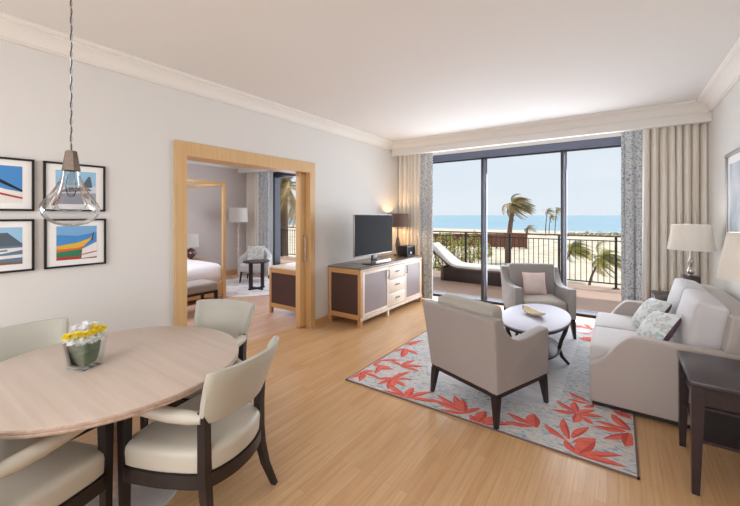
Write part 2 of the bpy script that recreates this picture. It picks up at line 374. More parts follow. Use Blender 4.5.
# door opening casing and sliding leaf
mb = MB()
cz = 2.345
for x0, x1 in ((XL, XL+.025), (XL2-.037, XL2-.012)):
    mb.b2((x0, 1.775, 0), (x1, 1.895, cz), .003).b2((x0, 3.65, 0), (x1, 3.75, cz), .003).b2((x0, 1.894, 2.2), (x1, 3.651, cz), .003)
mb.b2((XL2-.012, 1.86, 0), (XL, 1.894, 2.2)).b2((XL2-.012, 3.651, 0), (XL, 3.68, 2.2)).b2((XL2-.012, 1.86, 2.201), (XL, 3.68, 2.25))
door = struct('door_1', mb, 'oak', smooth=False)
leaf = MB().b2((-3.765, 3.54, .01), (-3.675, 3.66, 2.2), .003).build('sliding_door_leaf', 'oak', door)
leaf['label'] = 'edge of the oak sliding door leaf'
mb = MB().tube([(-3.675, 3.6, .95), (-3.635, 3.6, .95), (-3.635, 3.6, 1.3), (-3.675, 3.6, 1.3)], .009, 8)
mb.build('pull_handle', 'chrome', leaf)['label'] = 'steel bar pull handle'

# glazed sliding doors
def glazing(name, xs, x0, x1, fm='alu', y=YW):
    fr = MB().b2((x0, y, 2.665), (x1, y+.2, 2.79), .004).b2((x0, y, -.04), (x1, y+.25, .035), .004, 1).b2((x0, y+.06, 2.64), (x1, y+.1, 2.7), 0, 1).b2((x0, y-.0, 0), (x0+.07, y+.2, 2.7)).b2((x1-.07, y, 0), (x1, y+.2, 2.7))
    wd = struct(name, fr, [fm, 'aludark'], smooth=False)
    for i, x in enumerate(xs):
        MB().b2((x-.04, y+.03, .03), (x-.008, y+.1, 2.68), .003, 0).b2((x-.008, y+.1, .03), (x+.022, y+.14, 2.68), .002, 1).b2((x+.022, y+.1, .03), (x+.04, y+.15, 2.68), .002, 2).build('stile', ['aludark', 'alulight', 'alu'], wd)
    ed = [x0]+list(xs)+[x1]
    for i in range(len(ed)-1):
        yy = y+(.065 if i % 2 else .12)
        MB().b2((ed[i]+.02, yy, .03), (ed[i+1]-.02, yy+.006, 2.68)).build('glass_pane', 'glass', wd, smooth=False)
    return wd
glazing('window_1', (-2.05, -.74), -3.45, .6)
glazing('window_2', (-6.6, -5.7), -7.86, -4.9, 'aludark')
struct('wall_window_side', MB().b2((.6, YW, 0), (XR+.2, YW+.25, 2.79)).b2((XL, YW, 0), (-3.45, YW+.25, 2.79)).b2((XB, YW, 0), (-7.86, YW+.25, 2.79)), 'wall', smooth=False)

# balcony
struct('balcony_floor', MB().b2((-12.5, 6.5, -.2), (3.5, 9.75, -.04)), 'deck', smooth=False)
struct('balcony_ceiling', MB().b2((-12.5, YW+.3, 3.3), (3.5, 9.7, 3.5)), 'concrete', smooth=False)
def railing(x0, x1, posts, label):
    r = empty('balcony_railing', ((x0+x1)/2, 9.6, -.04), 0, label, 'railing')
    cx = (x0+x1)/2; w_ = x1-x0
    MB().box((0, 0, 1.165), (w_, .075, .035), .008).build('handrail', 'handrail', r)
    MB().box((0, 0, 1.06), (w_, .03, .022)).box((0, 0, .11), (w_, .03, .025)).build('rail_bar', 'iron', r, smooth=False)
    pm = MB().box((0, 0, .575), (.05, .05, 1.15)).box((0, 0, .006), (.13, .13, .012), .003).build('post', 'iron', r, smooth=False)
    bm_ = MB().box((0, 0, .585), (.014, .014, .94)).build('baluster', 'iron', r, smooth=False)
    first = True
    for px in posts:
        o = pm if first else pm.copy(); o.location = (px-cx, 0, 0)
        if not first: COL.objects.link(o); o.parent = r
        first = False
    first = True; ps = [x0]+list(posts)+[x1]
    for i in range(len(ps)-1):
        n = max(1, round((ps[i+1]-ps[i])/.118))
        for k in range(1, n):
            o = bm_ if first else bm_.copy(); o.location = (ps[i]-cx+(ps[i+1]-ps[i])*k/n, 0, 0)
            if not first: COL.objects.link(o); o.parent = r
            first = False
railing(-4.62, 2.3, (-4.61, -3.47, -2.3, -1.17, -.046, 1.1, 2.28), 'dark balcony railing with russet handrail outside the living room doors')
railing(-12.3, -4.75, (-12.2, -11.0, -9.8, -8.6, -7.4, -6.2, -4.77), 'dark balcony railing beyond the bedroom glass door')

# beach and sea
struct('beach', MB().b2((-260, 13, -4), (200, 128, -3.5)), 'sand', smooth=False)
struct('sea', MB().b2((-6000, 120, -4.4), (6000, 9000, -3.62)), 'sea', smooth=False)

# ================================================================== DINING
TC = (-2.366, .84)
t = empty('dining_table', (*TC, 0), 0, 'round dining table with pale greige wood top holding the glass flower vase', 'table')
prof = [(0.0, .715), (.60, .715), (.645, .722), (.652, .735), (.658, .745), (.658, .757), (.652, .76), (0, .76)]
MB().lathe([(r, z) for r, z in prof][1:-1], seg=96, m=0).build('tabletop', 'tabletop', t)
MB().lathe([(.6, .712), (.655, .722), (.6595, .728), (.6595, .734), (.656, .738), (.661, .742), (.661, .752), (.657, .7545)], seg=96, cap=False).build('edge_band', 'tableedge', t)
MB().lathe([(.09, .03), (.075, .06), (.07, .2), (.07, .66), (.2, .712)], seg=32).build('pedestal', 'tableedge', t)
MB().lathe([(.34, 0), (.34, .012), (.32, .02), (.1, .032)], seg=64).build('base_plate', mat('pale_metal', hexc(206, 200, 198), .4, metal=.3), t)

def dining_chair():
    r = empty('dining_chair')
    def outline(sc=1, grow=0):
        pts = []
        ctrl = [(-.285, .235), (-.29, .1), (-.262, -.06), (-.215, -.195), (-.12, -.25), (0, -.268), (.12, -.25), (.215, -.195), (.262, -.06), (.29, .1), (.285, .235), (.15, .262), (0, .27), (-.15, .262)]
        n = len(ctrl)
        for i in range(n):     # catmull-rom
            p0, p1, p2, p3 = [Vector(ctrl[(i+k-1) % n]) for k in range(4)]
            for k in range(4):
                u = k/4
                pts.append(.5*((2*p1)+(p2-p0)*u+(2*p0-5*p1+4*p2-p3)*u*u+(3*p1-p0-3*p2+p3)*u**3))
        return [(p.x*(1+grow/.28), p.y*(1+grow/.26)) for p in pts]
    o = outline(); rings = []
    for z, g in ((.352, -.01), (.362, 0), (.43, .004), (.452, 0), (.466, -.014), (.474, -.04), (.48, -.1), (.484, -.2)):
        rings.append([(x*(1+g/.28), y*(1+g/.26), z) for x, y in o])
    MB().loft([q[::-1] for q in rings][::1]).build('seat', 'cream', r)
    MB().loft([[(x*(1+g/.28), y*(1+g/.26), z) for x, y in o][::-1] for z, g in ((.285, .003), (.285, .008), (.352, .008), (.352, .0))]).build('seat_frame', 'dark', r)
    # legs
    for s in (-1, 1):
        MB().taper((s*.285, .232, .655), (s*.28, .24, 0), (.048, .048), (.032, .032)).build('leg', 'dark', r)
    for s in (-1, 1):
        P_ = [(s*.222, -.205, .66), (s*.214, -.2, .5), (s*.212, -.2, .35), (s*.214, -.21, .25), (s*.225, -.235, .13), (s*.245, -.275, .02), (s*.249, -.283, 0)]
        W = [.042, .044, .046, .044, .038, .031, .03]
        MB().loft([[(p[0]+a*w/2, p[1]+c*w/2, p[2]) for a, c in ((-1, -1), (-1, 1), (1, 1), (1, -1))] for p, w in zip(P_, W)]).build('leg', 'dark', r)
    # curved back
    rings = []
    N = 22
    for i in range(N+1):
        u = -1+2*i/N; ring = []
        prof_ = []
        for k in range(9): prof_.append((-.0, k/8))
        H_ = [(-.024, .60), (-.028, .64), (-.028, .72), (-.028, .80), (-.026, .85), (-.012, .876), (.012, .876), (.026, .85), (.028, .80), (.028, .72), (.028, .64), (.022, .60), (.0, .592)]
        for dn, z in H_:
            k = (z-.6)/.28
            hw = .226+.05*k; dep = .085+.01*k; yb = -.262-.075*k-.03*k*k
            e = .0 if abs(u) < .999 else 0
            x = hw*math.sin(u*1.25)/math.sin(1.25); c = math.cos(u*1.25)
            y = yb + (1-c)/(1-math.cos(1.25))*(dep+.0)
            nx, ny = math.sin(u*.85), -math.cos(u*.85)
            th = 1 if abs(u) < .97 else .55
            zz = z
            if abs(u) > .97: zz = .735+(z-.735)*.965
            ring.append((x+nx*dn*th, y+ny*dn*th, zz))
        rings.append(ring)
    MB().loft(rings).build('backrest', 'creamback', r)
    for s in (-1, 1):
        pts = [(s*.228, -.2, .628), (s*.246, -.14, .632), (s*.272, -.05, .642), (s*.291, .06, .655), (s*.297, .16, .662), (s*.294, .23, .662), (s*.288, .262, .658)]
        MB().tube(pts, [.026, .034, .036, .034, .033, .032, .016], 12, flat=(.95, .95)).build('armrest', 'cream', r)
    return r
def at_chair(o, x, y, fx, fy, label):
    o.location = (x, y, 0); o.rotation_euler.z = math.atan2(-fx, fy)
    return tag(o, label, 'chair', 'dining chairs around the round table')
c0 = dining_chair()
cs = [c0]+[copy_tree(c0) for _ in range(3)]
at_chair(cs[0], -1.885, 1.095, -.96, -.28, 'cream leather dining chair with its curved backrest toward the open wood floor')
at_chair(cs[1], -2.205, .35, -.42, .906, 'cream dining chair nearest the camera, only its arm and seat showing below the table edge')
at_chair(cs[2], -2.585, 1.475, .35, -.94, 'cream dining chair standing between the round table and the bedroom doorway')
at_chair(cs[3], -2.885, .595, .99, .12, 'cream dining chair against the picture wall behind the flower vase')

# vase with flowers
VX, VY = -2.425, .712
v = empty('glass_vase', (VX, VY, .761), math.radians(25), 'square flared glass vase lined with a dark green leaf on the dining table', 'vase')
h_ = .158
def sq(w, z): return [(-w, -w, z), (w, -w, z), (w, w, z), (-w, w, z)]
mb = MB().loft([sq(.055, 0), sq(.057, .012), sq(.073, h_), sq(.0685, h_), sq(.0525, .014), sq(.048, .013)])
mb.build('vase_body', 'vglass', v, smooth=False)
rg = []
for z, w_ in ((.016, .036), (.02, .044), (.07, .056), (.12, .062), (.15, .064)):
    rg.append([((w_+.003*math.sin(3*a))*math.cos(a)*(1.12 if abs(math.sin(2*a)) > .6 else 1), (w_)*math.sin(a)*(1.12 if abs(math.sin(2*a)) > .6 else 1), z+.006*math.sin(2*a+.6)) for a in [2*PI*k/28 for k in range(28)]])
MB().loft(rg).build('leaf_lining', 'leafg', v)['label'] = 'rolled dark green leaf inside the vase'
def bloom(name, mats, rad, npet):
    mb = MB(); rr = random.Random(3)
    for ring, (n, tilt, ln) in enumerate(((npet, .1, 1.0), (npet, .5, .92), (npet-3, .9, .8), (npet-7, 1.25, .6))):
        for k in range(n):
            a = 2*PI*(k+ring*.37)/n+rr.uniform(-.1, .1); l = rad*ln*rr.uniform(.9, 1.05); w_ = rad*.13
            dx, dy = math.cos(a), math.sin(a); px, py = -dy, dx
            c, s = math.cos(tilt), math.sin(tilt)
            pts = [(dx*c*l*u+px*w_*q, dy*c*l*u+py*w_*q, s*l*u+.1*rad*(1-(2*u-1)**2)) for u, q in ((.15, -.6), (.6, -1), (1, -.5), (1, .5), (.6, 1), (.15, .6))]
            mb.add(pts, [tuple(range(6))], 0)
    mb.lathe([(.01, 0), (rad*.28, rad*.15), (rad*.25, rad*.35), (rad*.05, rad*.42)], seg=10, m=1)
    mb.tube([(0, 0, -.05), (0, 0, .01)], .002, 6, 2)
    return mb.build(name, mats+['leafg'])
wb = bloom('white_chrysanthemum', ['petw', 'petw'], .033, 16); yb_ = bloom('yellow_chrysanthemum', ['pety', 'petc'], .027, 13)
# local camera-facing direction on the table
cd = Vector((-VX, -VY, 0)).normalized(); sd = Vector((cd.y*-1, cd.x, 0))
spots_w = [(-.045, .03, .142), (-.015, .042, .138), (.02, .042, .140), (.048, .026, .144), (-.036, -.01, .200), (0, -.02, .212), (.035, -.01, .204), (.06, -.01, .16), (-.062, -.0, .15), (0, .012, .208), (.02, -.05, .18)]
spots_y = [(-.058, .03, .172), (-.03, .04, .178), (-.002, .044, .176), (.026, .042, .180), (.052, .034, .186), (.066, .015, .19), (-.07, .005, .168), (.035, .02, .198)]
for lst, base, lab, grp in ((spots_w, wb, 'white chrysanthemum bloom in the glass vase', 'white chrysanthemums in the vase'), (spots_y, yb_, 'small yellow chrysanthemum bloom in the glass vase', 'yellow chrysanthemums in the vase')):
    for i, (a, b_, z) in enumerate(lst):
        o = base if i == 0 else base.copy()
        if i: COL.objects.link(o)
        p = Vector((VX, VY, .761))+sd*a*1.14+cd*b_*1.14; o.location = (p.x, p.y, p.z+z+.012)
        out = (sd*a*5+cd*(b_*5)+Vector((0, 0, .5))).normalized()
        o.rotation_euler = out.to_track_quat('Z', 'Y').to_euler()
        tag(o, lab, 'flower', grp)

# pendant
PX, PY = -2.50, .67
p = empty('pendant_lamp', (PX, PY, 1.53), 0, 'clear blown glass pendant lamp with bronze neck hanging from a twisted cord', 'lamp')
mb = MB()
for ph in (0, PI):
    mb.tube([(.0035*math.cos(ph+k*.9), .0035*math.sin(ph+k*.9), .43+k*.0135) for k in range(int((ZC-1.53-.43)/.0135)+1)], .0026, 5, 0 if ph == 0 else 1)
mb.lathe([(.05, ZC-1.53-.03), (.05, ZC-1.53)], seg=24, m=2)
mb.build('twisted_cord', ['black', 'silver', 'bronze'], p)
MB().lathe([(.004, .43), (.024, .428), (.027, .422), (.043, .318), (.04, .315), (.024, .41), (.01, .415)], seg=6, cap=True).build('neck_cap', 'bronze', p, ang=20)
prof = [(.034, .33), (.038, .30), (.05, .265), (.066, .225), (.084, .19), (.107, .155), (.124, .125), (.131, .105), (.131, .09), (.121, .066), (.103, .042), (.074, .022), (.036, .01), (.004, .007)]
mb = MB().lathe(prof, seg=56, cap=False)
def fold(v):
    r_ = math.hypot(v.x, v.y); a = math.atan2(v.y, v.x)
    k = max(0, min(1, (r_-.045)/.1)); zz = v.z
    f = 1+k*(.05*math.sin(3*a+.6)+.035*math.sin(5*a+2))
    return (v.x*f, v.y*f, zz+k*.012*math.sin(3*a-.4))
mb.warp(fold); st = len(mb.v)
inner = [(.031, .33), (.035, .29), (.04, .25), (.052, .2), (.066, .16), (.078, .13), (.07, .105), (.04, .092), (.004, .09)]
mb.lathe(inner, seg=48, cap=False); mb.warp(lambda v: (v.x*(1+.1*math.sin(4*math.atan2(v.y, v.x))), v.y*(1+.08*math.sin(3*math.atan2(v.y, v.x)+1)), v.z+.15*v.x))
gs = mb.build('glass_shade', 'pglass', p)
MB().lathe([(.004, .17), (.016, .18), (.024, .205), (.024, .24), (.014, .29), (.014, .32)], seg=20).build('bulb', m_glass('bulb_glass', (.9, .88, .85), 1.5), p)

# framed pictures on left wall
def poly(mb, pts, layer, m): # pts in 0..1 print coords; x->y world, y->z
    mb.add([(.0006*layer, a, c) for a, c in pts], [tuple(range(len(pts)))], m)
def picture(y0, z0, label, art, artmats, w_=.4, h__=.385, cat='picture', group='framed boat photographs'):
    r = empty('framed_picture', (XL+.001, y0, z0), 0, label, cat, group)
    bw = .015
    mb = MB().b2((0, 0, 0), (.022, bw, h__), .002).b2((0, w_-bw, 0), (.022, w_, h__), .002).b2((0, 0, 0), (.022, w_, bw), .002).b2((0, 0, h__-bw), (.022, w_, h__), .002)
    mb.build('frame', 'black', r)
    MB().b2((0, bw, bw), (.010, w_-bw, h__-bw)).build('mat_board', 'white', r, smooth=False)
    px, pz, pw, ph = .075, .06, .25, .265
    px, pz, pw, ph = .073, .058, .262, .268
    mb = MB(); poly(mb, [(0, 0), (1, 0), (1, 1), (0, 1)], 0, 0)
    for i, (m_, pts) in enumerate(art): poly(mb, pts, i+1, m_)
    mb.warp(lambda v: (.0105+v.x, px+v.y*pw, pz+v.z*ph), 0)
    mb.build('photo_print', ['p_'+a for a in artmats], r, smooth=False)
    return r
artA = [(1, [(0, .75), (.5, .7), (1, .8), (1, 1), (0, 1)]), (2, [(0, 0), (1, 0), (1, .12), (.4, .3), (0, .3)]), (3, [(.0, .1), (.5, .08), (.62, .02), (.6, 0), (0, 0)]), (4, [(0, .32), (.55, .3), (.85, .58), (.9, .75), (.82, .62), (.5, .5), (0, .42)]), (5, [(0, .24), (.6, .3), (.72, .42), (.5, .34), (0, .32)]),
        (6, [(0, .1), (.5, .08), (.62, .22), (.6, .3), (0, .24)]), (7, [(.62, .3), (.95, .48), (1, .5), (1, .05), (.6, .02)]), (8, [(.85, .55), (.9, .82), (.92, .82), (.88, .55)]), (3, [(.62, .12), (1, .2), (1, .23), (.62, .15)])]
picture(.80, 1.185, 'black framed photo of a yellow and red boat prow, below the glass pendant lamp', artA, ['sky', 'sky2', 'brn', 'red', 'yel', 'org', 'grn', 'wht', 'blk'])
artB = [(1, [(0, 0), (1, 0), (1, .35), (0, .3)]), (2, [(0, .3), (1, .35), (1, .55), (.5, .6), (0, .5)]), (3, [(.1, .35), (.9, .42), (.8, .5), (.3, .5)]), (4, [(.6, .5), (.9, .52), (.85, .85), (.8, .85)])]
picture(.795, 1.63, 'black framed pale boat photo directly behind the glass pendant lamp', artB, ['sky3', 'gry', 'pale', 'dgry', 'mnt'])
artC = [(1, [(0, 0), (1, 0), (1, .25), (.0, .6)]), (2, [(0, .62), (.3, .8), (1, .36), (1, .30), (.3, .68), (0, .5)]), (1, [(0, .5), (1, .3), (1, .1), (0, .1)]), (3, [(0, .42), (1, .16), (1, .11), (0, .36)]), (2, [(0, .95), (.02, .95), (.3, .7), (.26, .7)])]
picture(.345, 1.63, 'black framed photo of a white boat hull with red stripe, cropped, upper of two', artC, ['sky', 'wht', 'blk', 'red'])
artD = [(1, [(0, .5), (.35, .5), (.55, .85), (.7, .86), (1, .55), (1, .45), (0, .45)]), (2, [(0, 0), (1, 0), (1, .5), (0, .5)]), (3, [(0, .3), (.6, .3), (1, .38), (1, .45), (0, .42)]), (3, [(0, .12), (1, .18), (1, .26), (0, .22)]), (4, [(0, .0), (1, .0), (1, .05), (0, .1)]), (5, [(.3, .34), (.7, .36), (.7, .4), (.3, .38)])]
picture(.345, 1.185, 'black framed photo of moored boats before a mountain, cropped, lower of two', artD, ['sky3', 'mnt', 'sea', 'wht', 'brn', 'dgry'])

# ================================================================== MEDIA CONSOLE
def console(name, loc, length, dep, h, label, cat, rz=0, simple=False):
    # local: x depth (front at +x = dep), y length
    r = empty(name, loc, rz, label, cat)
    f = .05
    mb = MB()
    # carcass
    mb.b2((.01, .012, .13), (dep-.02, length-.012, h-.03))
    mb.build('carcass', 'oakx', r, smooth=False)
    for y in (0, length-f):
        mb = MB()
        for x in (0, dep-f): mb.b2((x, y, 0), (x+f, y+f, h-.028), .003)
        mb.b2((f-.004, y+.004, .1), (dep-f+.004, y+f-.004, .17), .002).b2((f-.004, y+.004, h-.10), (dep-f+.004, y+f-.004, h-.028), .002)
        sf = mb.build('side_frame', 'oakx', r); sf['label'] = 'honey oak end frame'
        yy = .008 if y == 0 else length-.02
        MB().b2((f-.005, yy, .16), (dep-f+.005, yy+.012, h-.09)).build('side_panel', 'panel', sf, smooth=False)['label'] = 'dark brown end panel'
    MB().b2((-.0, -.006, h-.028), (dep+.012, length+.006, h), .004).build('top', 'ctop', r)['label'] = 'dark polished top'
    MB().b2((dep-.022, .0, .09), (dep+.002, length, .135), .002).b2((dep-.022, 0, h-.062), (dep+.002, length, h-.028), .002).b2((dep-.04, length*.38, 0), (dep, length*.38+.04, .1)).build('front_rail', 'oakface', r)
    d0, d1 = f, length*.39; e0, e1 = length*.665, length-f
    z0, z1 = .14, h-.066
    def dr(y0, y1, hy):
        d = MB().b2((dep-.018, y0, z0), (dep+.004, y0+.045, z1), .002).b2((dep-.018, y1-.045, z0), (dep+.004, y1, z1), .002).b2((dep-.018, y0+.045, z0), (dep+.004, y1-.045, z0+.04), .002).b2((dep-.018, y0+.045, z1-.04), (dep+.004, y1-.045, z1), .002)
        d = d.build('door', 'oakface', r)
        MB().b2((dep-.016, y0+.044, z0+.039), (dep-.002, y1-.044, z1-.039)).build('door_panel', 'panelm', d, smooth=False)['label'] = 'mauve leather inset'
        MB().tube([(dep, hy, z1-.05), (dep+.028, hy, z1-.05), (dep+.028, hy, z1-.17), (dep, hy, z1-.17)], .008, 8).build('handle', 'black', d)
    dr(d0, d1-.004, d1-.03); dr(e0+.004, e1, e0+.03)
    hz = (z1-z0)/3
    for k in range(3):
        d = MB().b2((dep-.018, d1+.004, z0+k*hz+.003), (dep+.004, e0-.002, z0+(k+1)*hz-.003), .003).build('drawer', 'oakface', r)
        zc = z0+(k+.55)*hz; yc = (d1+e0)/2
        MB().tube([(dep, yc-.045, zc), (dep+.022, yc-.045, zc), (dep+.022, yc+.045, zc), (dep, yc+.045, zc)], .0075, 8).build('handle', 'black', d)
    return r
console('media_console', (-3.608+.02, 4.04, 0), 1.915, .6, .847, 'long oak media console with mauve door insets and three drawers carrying the television', 'console')

# television
t = empty('television', (-3.12, 4.575, .847), 0, 'flat screen television on the media console against the left wall', 'television')
MB().box((0, 0, .45), (.03, 1.05, .625), .006).b2((-.035, -.3, .2), (-.015, .3, .55), .008).build('casing', 'silver', t)
MB().b2((.015, -.515, .155), (.0175, .515, .755)).build('screen', 'screen', t, smooth=False)
MB().box((.01, 0, .009), (.2, .42, .018), .006).box((0, 0, .08), (.03, .12, .14), .005).build('stand', 'black', t)
mb = MB().b2((0, 0, 0), (.085, .42, .045), .005).build('media_box', 'silver', None, (-3.06, 4.42, .866)); tag(mb, 'slim silver box lying in front of the television stand', 'box')

# bronze lamp + black radio
l = empty('table_lamp', (-3.39, 5.76, .847), 0, 'table lamp with brown drum shade, lit, on the far end of the media console', 'lamp')
MB().lathe([(.2, .54), (.2, .78), (.197, .78), (.197, .54)], seg=40, cap=False).build('lamp_shade', 'shadeb', l)
MB().lathe([(.07, 0), (.07, .02), (.02, .03), (.035, .12), (.05, .2), (.03, .3), (.012, .36), (.01, .62)], seg=24).build('lamp_base', 'bronze', l)
tag(MB().box((0, 0, .1), (.2, .3, .19), .01).b2((.1, -.13, .03), (.104, .13, .17), 0, 1).lathe([(.022, 0), (.02, .006), (.004, .008)], (0, 0, 0), 16, 2).xf(Matrix.Translation((.104, -.03, .07)) @ Matrix.Rotation(PI/2, 4, 'Y')).build('tabletop_radio', ['black', 'screen', 'silver'], None, (-3.18, 5.72, .85)), 'small black radio box beside the brown lamp on the media console', 'radio')
def bulb_light(name, loc, e, col=(1, .72, .42), size=.04):
    li = bpy.data.lights.new(name, 'POINT'); li.energy = e; li.color = col; li.shadow_soft_size = size
    o = bpy.data.objects.new(name, li); COL.objects.link(o); o.location = loc; return o
bulb_light('lamp_bulb_light', (-3.39, 5.76, .847+.6), 14, (1, .62, .28))

# ================================================================== CURTAINS
def curtain(name, x0, x1, mt, folds, label, group=None, y=6.15, amp=.055, z0=.02, z1=2.86, seed=1, th=.006):
    rr = random.Random(seed); n = folds*8; xs = []; mb = MB()
    ph = [rr.uniform(-.9, .9) for _ in range(folds+2)]; am = [rr.uniform(.45, 1.15) for _ in range(folds+2)]
    nz = 14; front = []; back = []
    cx = (x0+x1)/2
    for j in range(nz+1):
        z = z0+(z1-z0)*j/nz; k = j/nz; row = []
        for i in range(n+1):
            u = i/n; fi = u*folds; a = am[int(fi)]*(1-(fi % 1))+am[int(fi)+1]*(fi % 1); p_ = ph[int(fi)]*(1-(fi % 1))+ph[int(fi)+1]*(fi % 1)
            s = math.sin(2*PI*fi+p_+.25*math.sin(2.2*k+fi)); A = amp*a*(1-.35*k)
            y_ = y+A*s+.012*math.sin(5*PI*fi+3*k)*(1-k*.5)
            x_ = x0+(x1-x0)*u + .018*math.cos(2*PI*fi+p_)*(1-.4*k)*(0 if i in (0, n) else 1)
            row.append((x_-cx, y_, z))
        front.append(row)
    vs = []; W_ = n+1
    for row in front: vs += row
    nb = len(vs)
    for row in front: vs += [(a, b+th, c) for a, b, c in row]
    fs = []
    for j in range(nz):
        for i in range(n):
            a = j*W_+i; fs.append((a, a+1, a+W_+1, a+W_)); fs.append((nb+a+W_, nb+a+W_+1, nb+a+1, nb+a))
        for i in (0, n):
            a = j*W_+i; fs.append((a, a+W_, nb+a+W_, nb+a) if i == 0 else (nb+a, nb+a+W_, a+W_, a))
    mb.add(vs, fs)
    o = mb.build(name, mt, None, (cx, 0, 0), ang=80); return tag(o, label, 'curtain', group)
curtain('plain_curtain', XL+.0, -3.12, 'curtain', 6, 'plain beige curtain in the corner beside the lit brown lamp', seed=2, amp=.06)
curtain('patterned_curtain', -3.12, -2.86, 'curtpat', 2, 'blue grey floral curtain between the media console and the sliding glass doors', seed=3, amp=.035)
curtain('patterned_curtain', .03, .27, 'curtpat', 2, 'blue grey floral curtain hanging beyond the sofa at the right end of the glass doors', seed=4, amp=.04)
curtain('plain_curtain', .26, XR-.0, 'curtain', 8, 'wide plain beige curtain behind the cream table lamp next to the sofa', seed=6, amp=.09)
curtain('plain_curtain', -8.5, -8.0, 'curtain', 6, 'plain curtain in the bedroom corner behind the upholstered armchair', seed=8, amp=.05)
curtain('patterned_curtain', -7.99, -7.55, 'curtpat', 3, 'grey floral curtain beside the bedroom glass door', seed=9, amp=.04)

# ================================================================== LOUNGE CHAIRS
def arm_prof():
    return [(-.34, .25), (.345, .25), (.349, .615), (.342, .634), (.3, .634), (.2, .624), (.08, .612), (-.02, .61), (-.1, .62), (-.17, .645), (-.23, .69), (-.285, .748), (-.335, .80), (-.375, .82), (-.42, .824)]
def armchair(fab, cush):
    r = empty('armchair')
    mb = MB()
    for s in (-1, 1):
        a, b_ = (s*.355, s*.262)
        mb.prism(arm_prof(), min(a, b_), max(a, b_), 'X', b=.014, seg=3)
        mb.warp(lambda v: (v.x+s*.03*max(0, (v.z-.25)/.57)*max(0, min(1, (.1-v.y)/.4)), v.y, v.z))
    # back panel (raked)
    st = len(mb.v)
    mb.prism([(-.335, .25), (-.225, .25), (-.30, .80), (-.32, .82), (-.41, .824), (-.425, .81)], -.352, .352, 'X', b=.014, seg=3)
    mb.warp(lambda v: (v.x*(1+.09*max(0, (v.z-.25)/.57)), v.y, v.z))
    mb.b2((-.3, -.3, .25), (.3, .33, .34), .01)
    mb.build('body', fab, r)
    MB().rbox((0, .045, .395), (.53, .59, .14), .045, (.0, .012, .02)).build('seat_cushion', cush, r)
    MB().rbox((0, -.235, .655), (.585, .15, .45), .035, (0, .02, .004), rx=.12).build('back_cushion', cush, r)
    mb = MB()
    mb.b2((-.345, -.335, .215), (.345, -.29, .252), .003).b2((-.345, .295, .215), (.345, .34, .252), .003).b2((-.345, -.335, .215), (-.3, .34, .252), .003).b2((.3, -.335, .215), (.345, .34, .252), .003)
    mb.build('base_frame', 'dark', r)
    for sx in (-1, 1):
        for sy in (-1, 1):
            MB().taper((sx*.32, sy*.313, .22), (sx*.338, sy*.335, 0), .055, .028).build('leg', 'dark', r)
    return r
a1 = armchair('taupe', 'taupe_cush')
a1.location = (-.94, 3.143, .0105); a1.rotation_euler.z = math.atan2(-.361, .932)
tag(a1, 'taupe armchair seen from behind on the coral leaf rug', 'armchair', 'living room armchairs')
a2 = copy_tree(a1)
a2.location = (-.935, 5.40, .0105); a2.scale = (1.05, 1.05, 1.0); a2.rotation_euler.z = math.radians(206.6)
relabel(a2, 'grey armchair with a pale pillow facing the coffee table in front of the glass doors')
def newmesh(o, mt):
    o.data = o.data.copy(); o.data.materials.clear(); o.data.materials.append(M[mt])
for ch in a2.children:
    if ch.name.startswith('body') or 'back_cushion' in ch.name: newmesh(ch, 'greychair')

def throw_pillow(name, size, th, front, back, pipe, label, cat='cushion', group=None):
    # pillow local: plane XZ, facing +Y
    r = empty(name, label=label, cat=cat, group=group)
    N = 14
    def shape(side):
        rows = []
        for j in range(N+1):
            row = []
            for i in range(N+1):
                u, w_ = -1+2*i/N, -1+2*j/N
                pin = 1-.09*(1-u*u)*0 ; x = u*size/2*(1-.10*(1-w_*w_)**1*0-.07*(1-abs(u))*0); z = w_*size/2
                x = u*size/2*(1-.08*(1-(w_*w_))); z = w_*size/2*(1-.08*(1-(u*u)))
                y = side*th/2*((1-u*u)*(1-w_*w_))**.42
                row.append((x, y, z))
            rows.append(row)
        return rows
    for side, nm, mt in ((1, 'front_cover', front), (-1, 'back_cover', back)):
        rows = shape(side); vs = [q for row in rows for q in row]; W_ = N+1
        fs = []
        for j in range(N):
            for i in range(N):
                a = j*W_+i; q = (a, a+1, a+W_+1, a+W_); fs.append(q[::-1] if side == 1 else q)
        MB().add(vs, fs).build(nm, mt, r)
    rows = shape(0); loop = [rows[0][i] for i in range(N)]+[rows[j][N] for j in range(N)]+[rows[N][N-i] for i in range(N)]+[rows[N-j][0] for j in range(N)]
    MB().tube(loop+[loop[0]], .003, 6).build('piping', pipe, r)
    return r
p = throw_pillow('throw_pillow', .32, .11, 'pillow', 'pillow', 'coral', 'pale pillow with coral piping leaning on the grey armchair')
f = Vector((.447, -.894, 0)); q = Vector((-.935, 5.40, 0))-f*.045+Vector((.894, .447, 0))*-.02
p.location = (q.x, q.y, .64); p.rotation_euler = (math.radians(16), 0, math.radians(206.6))

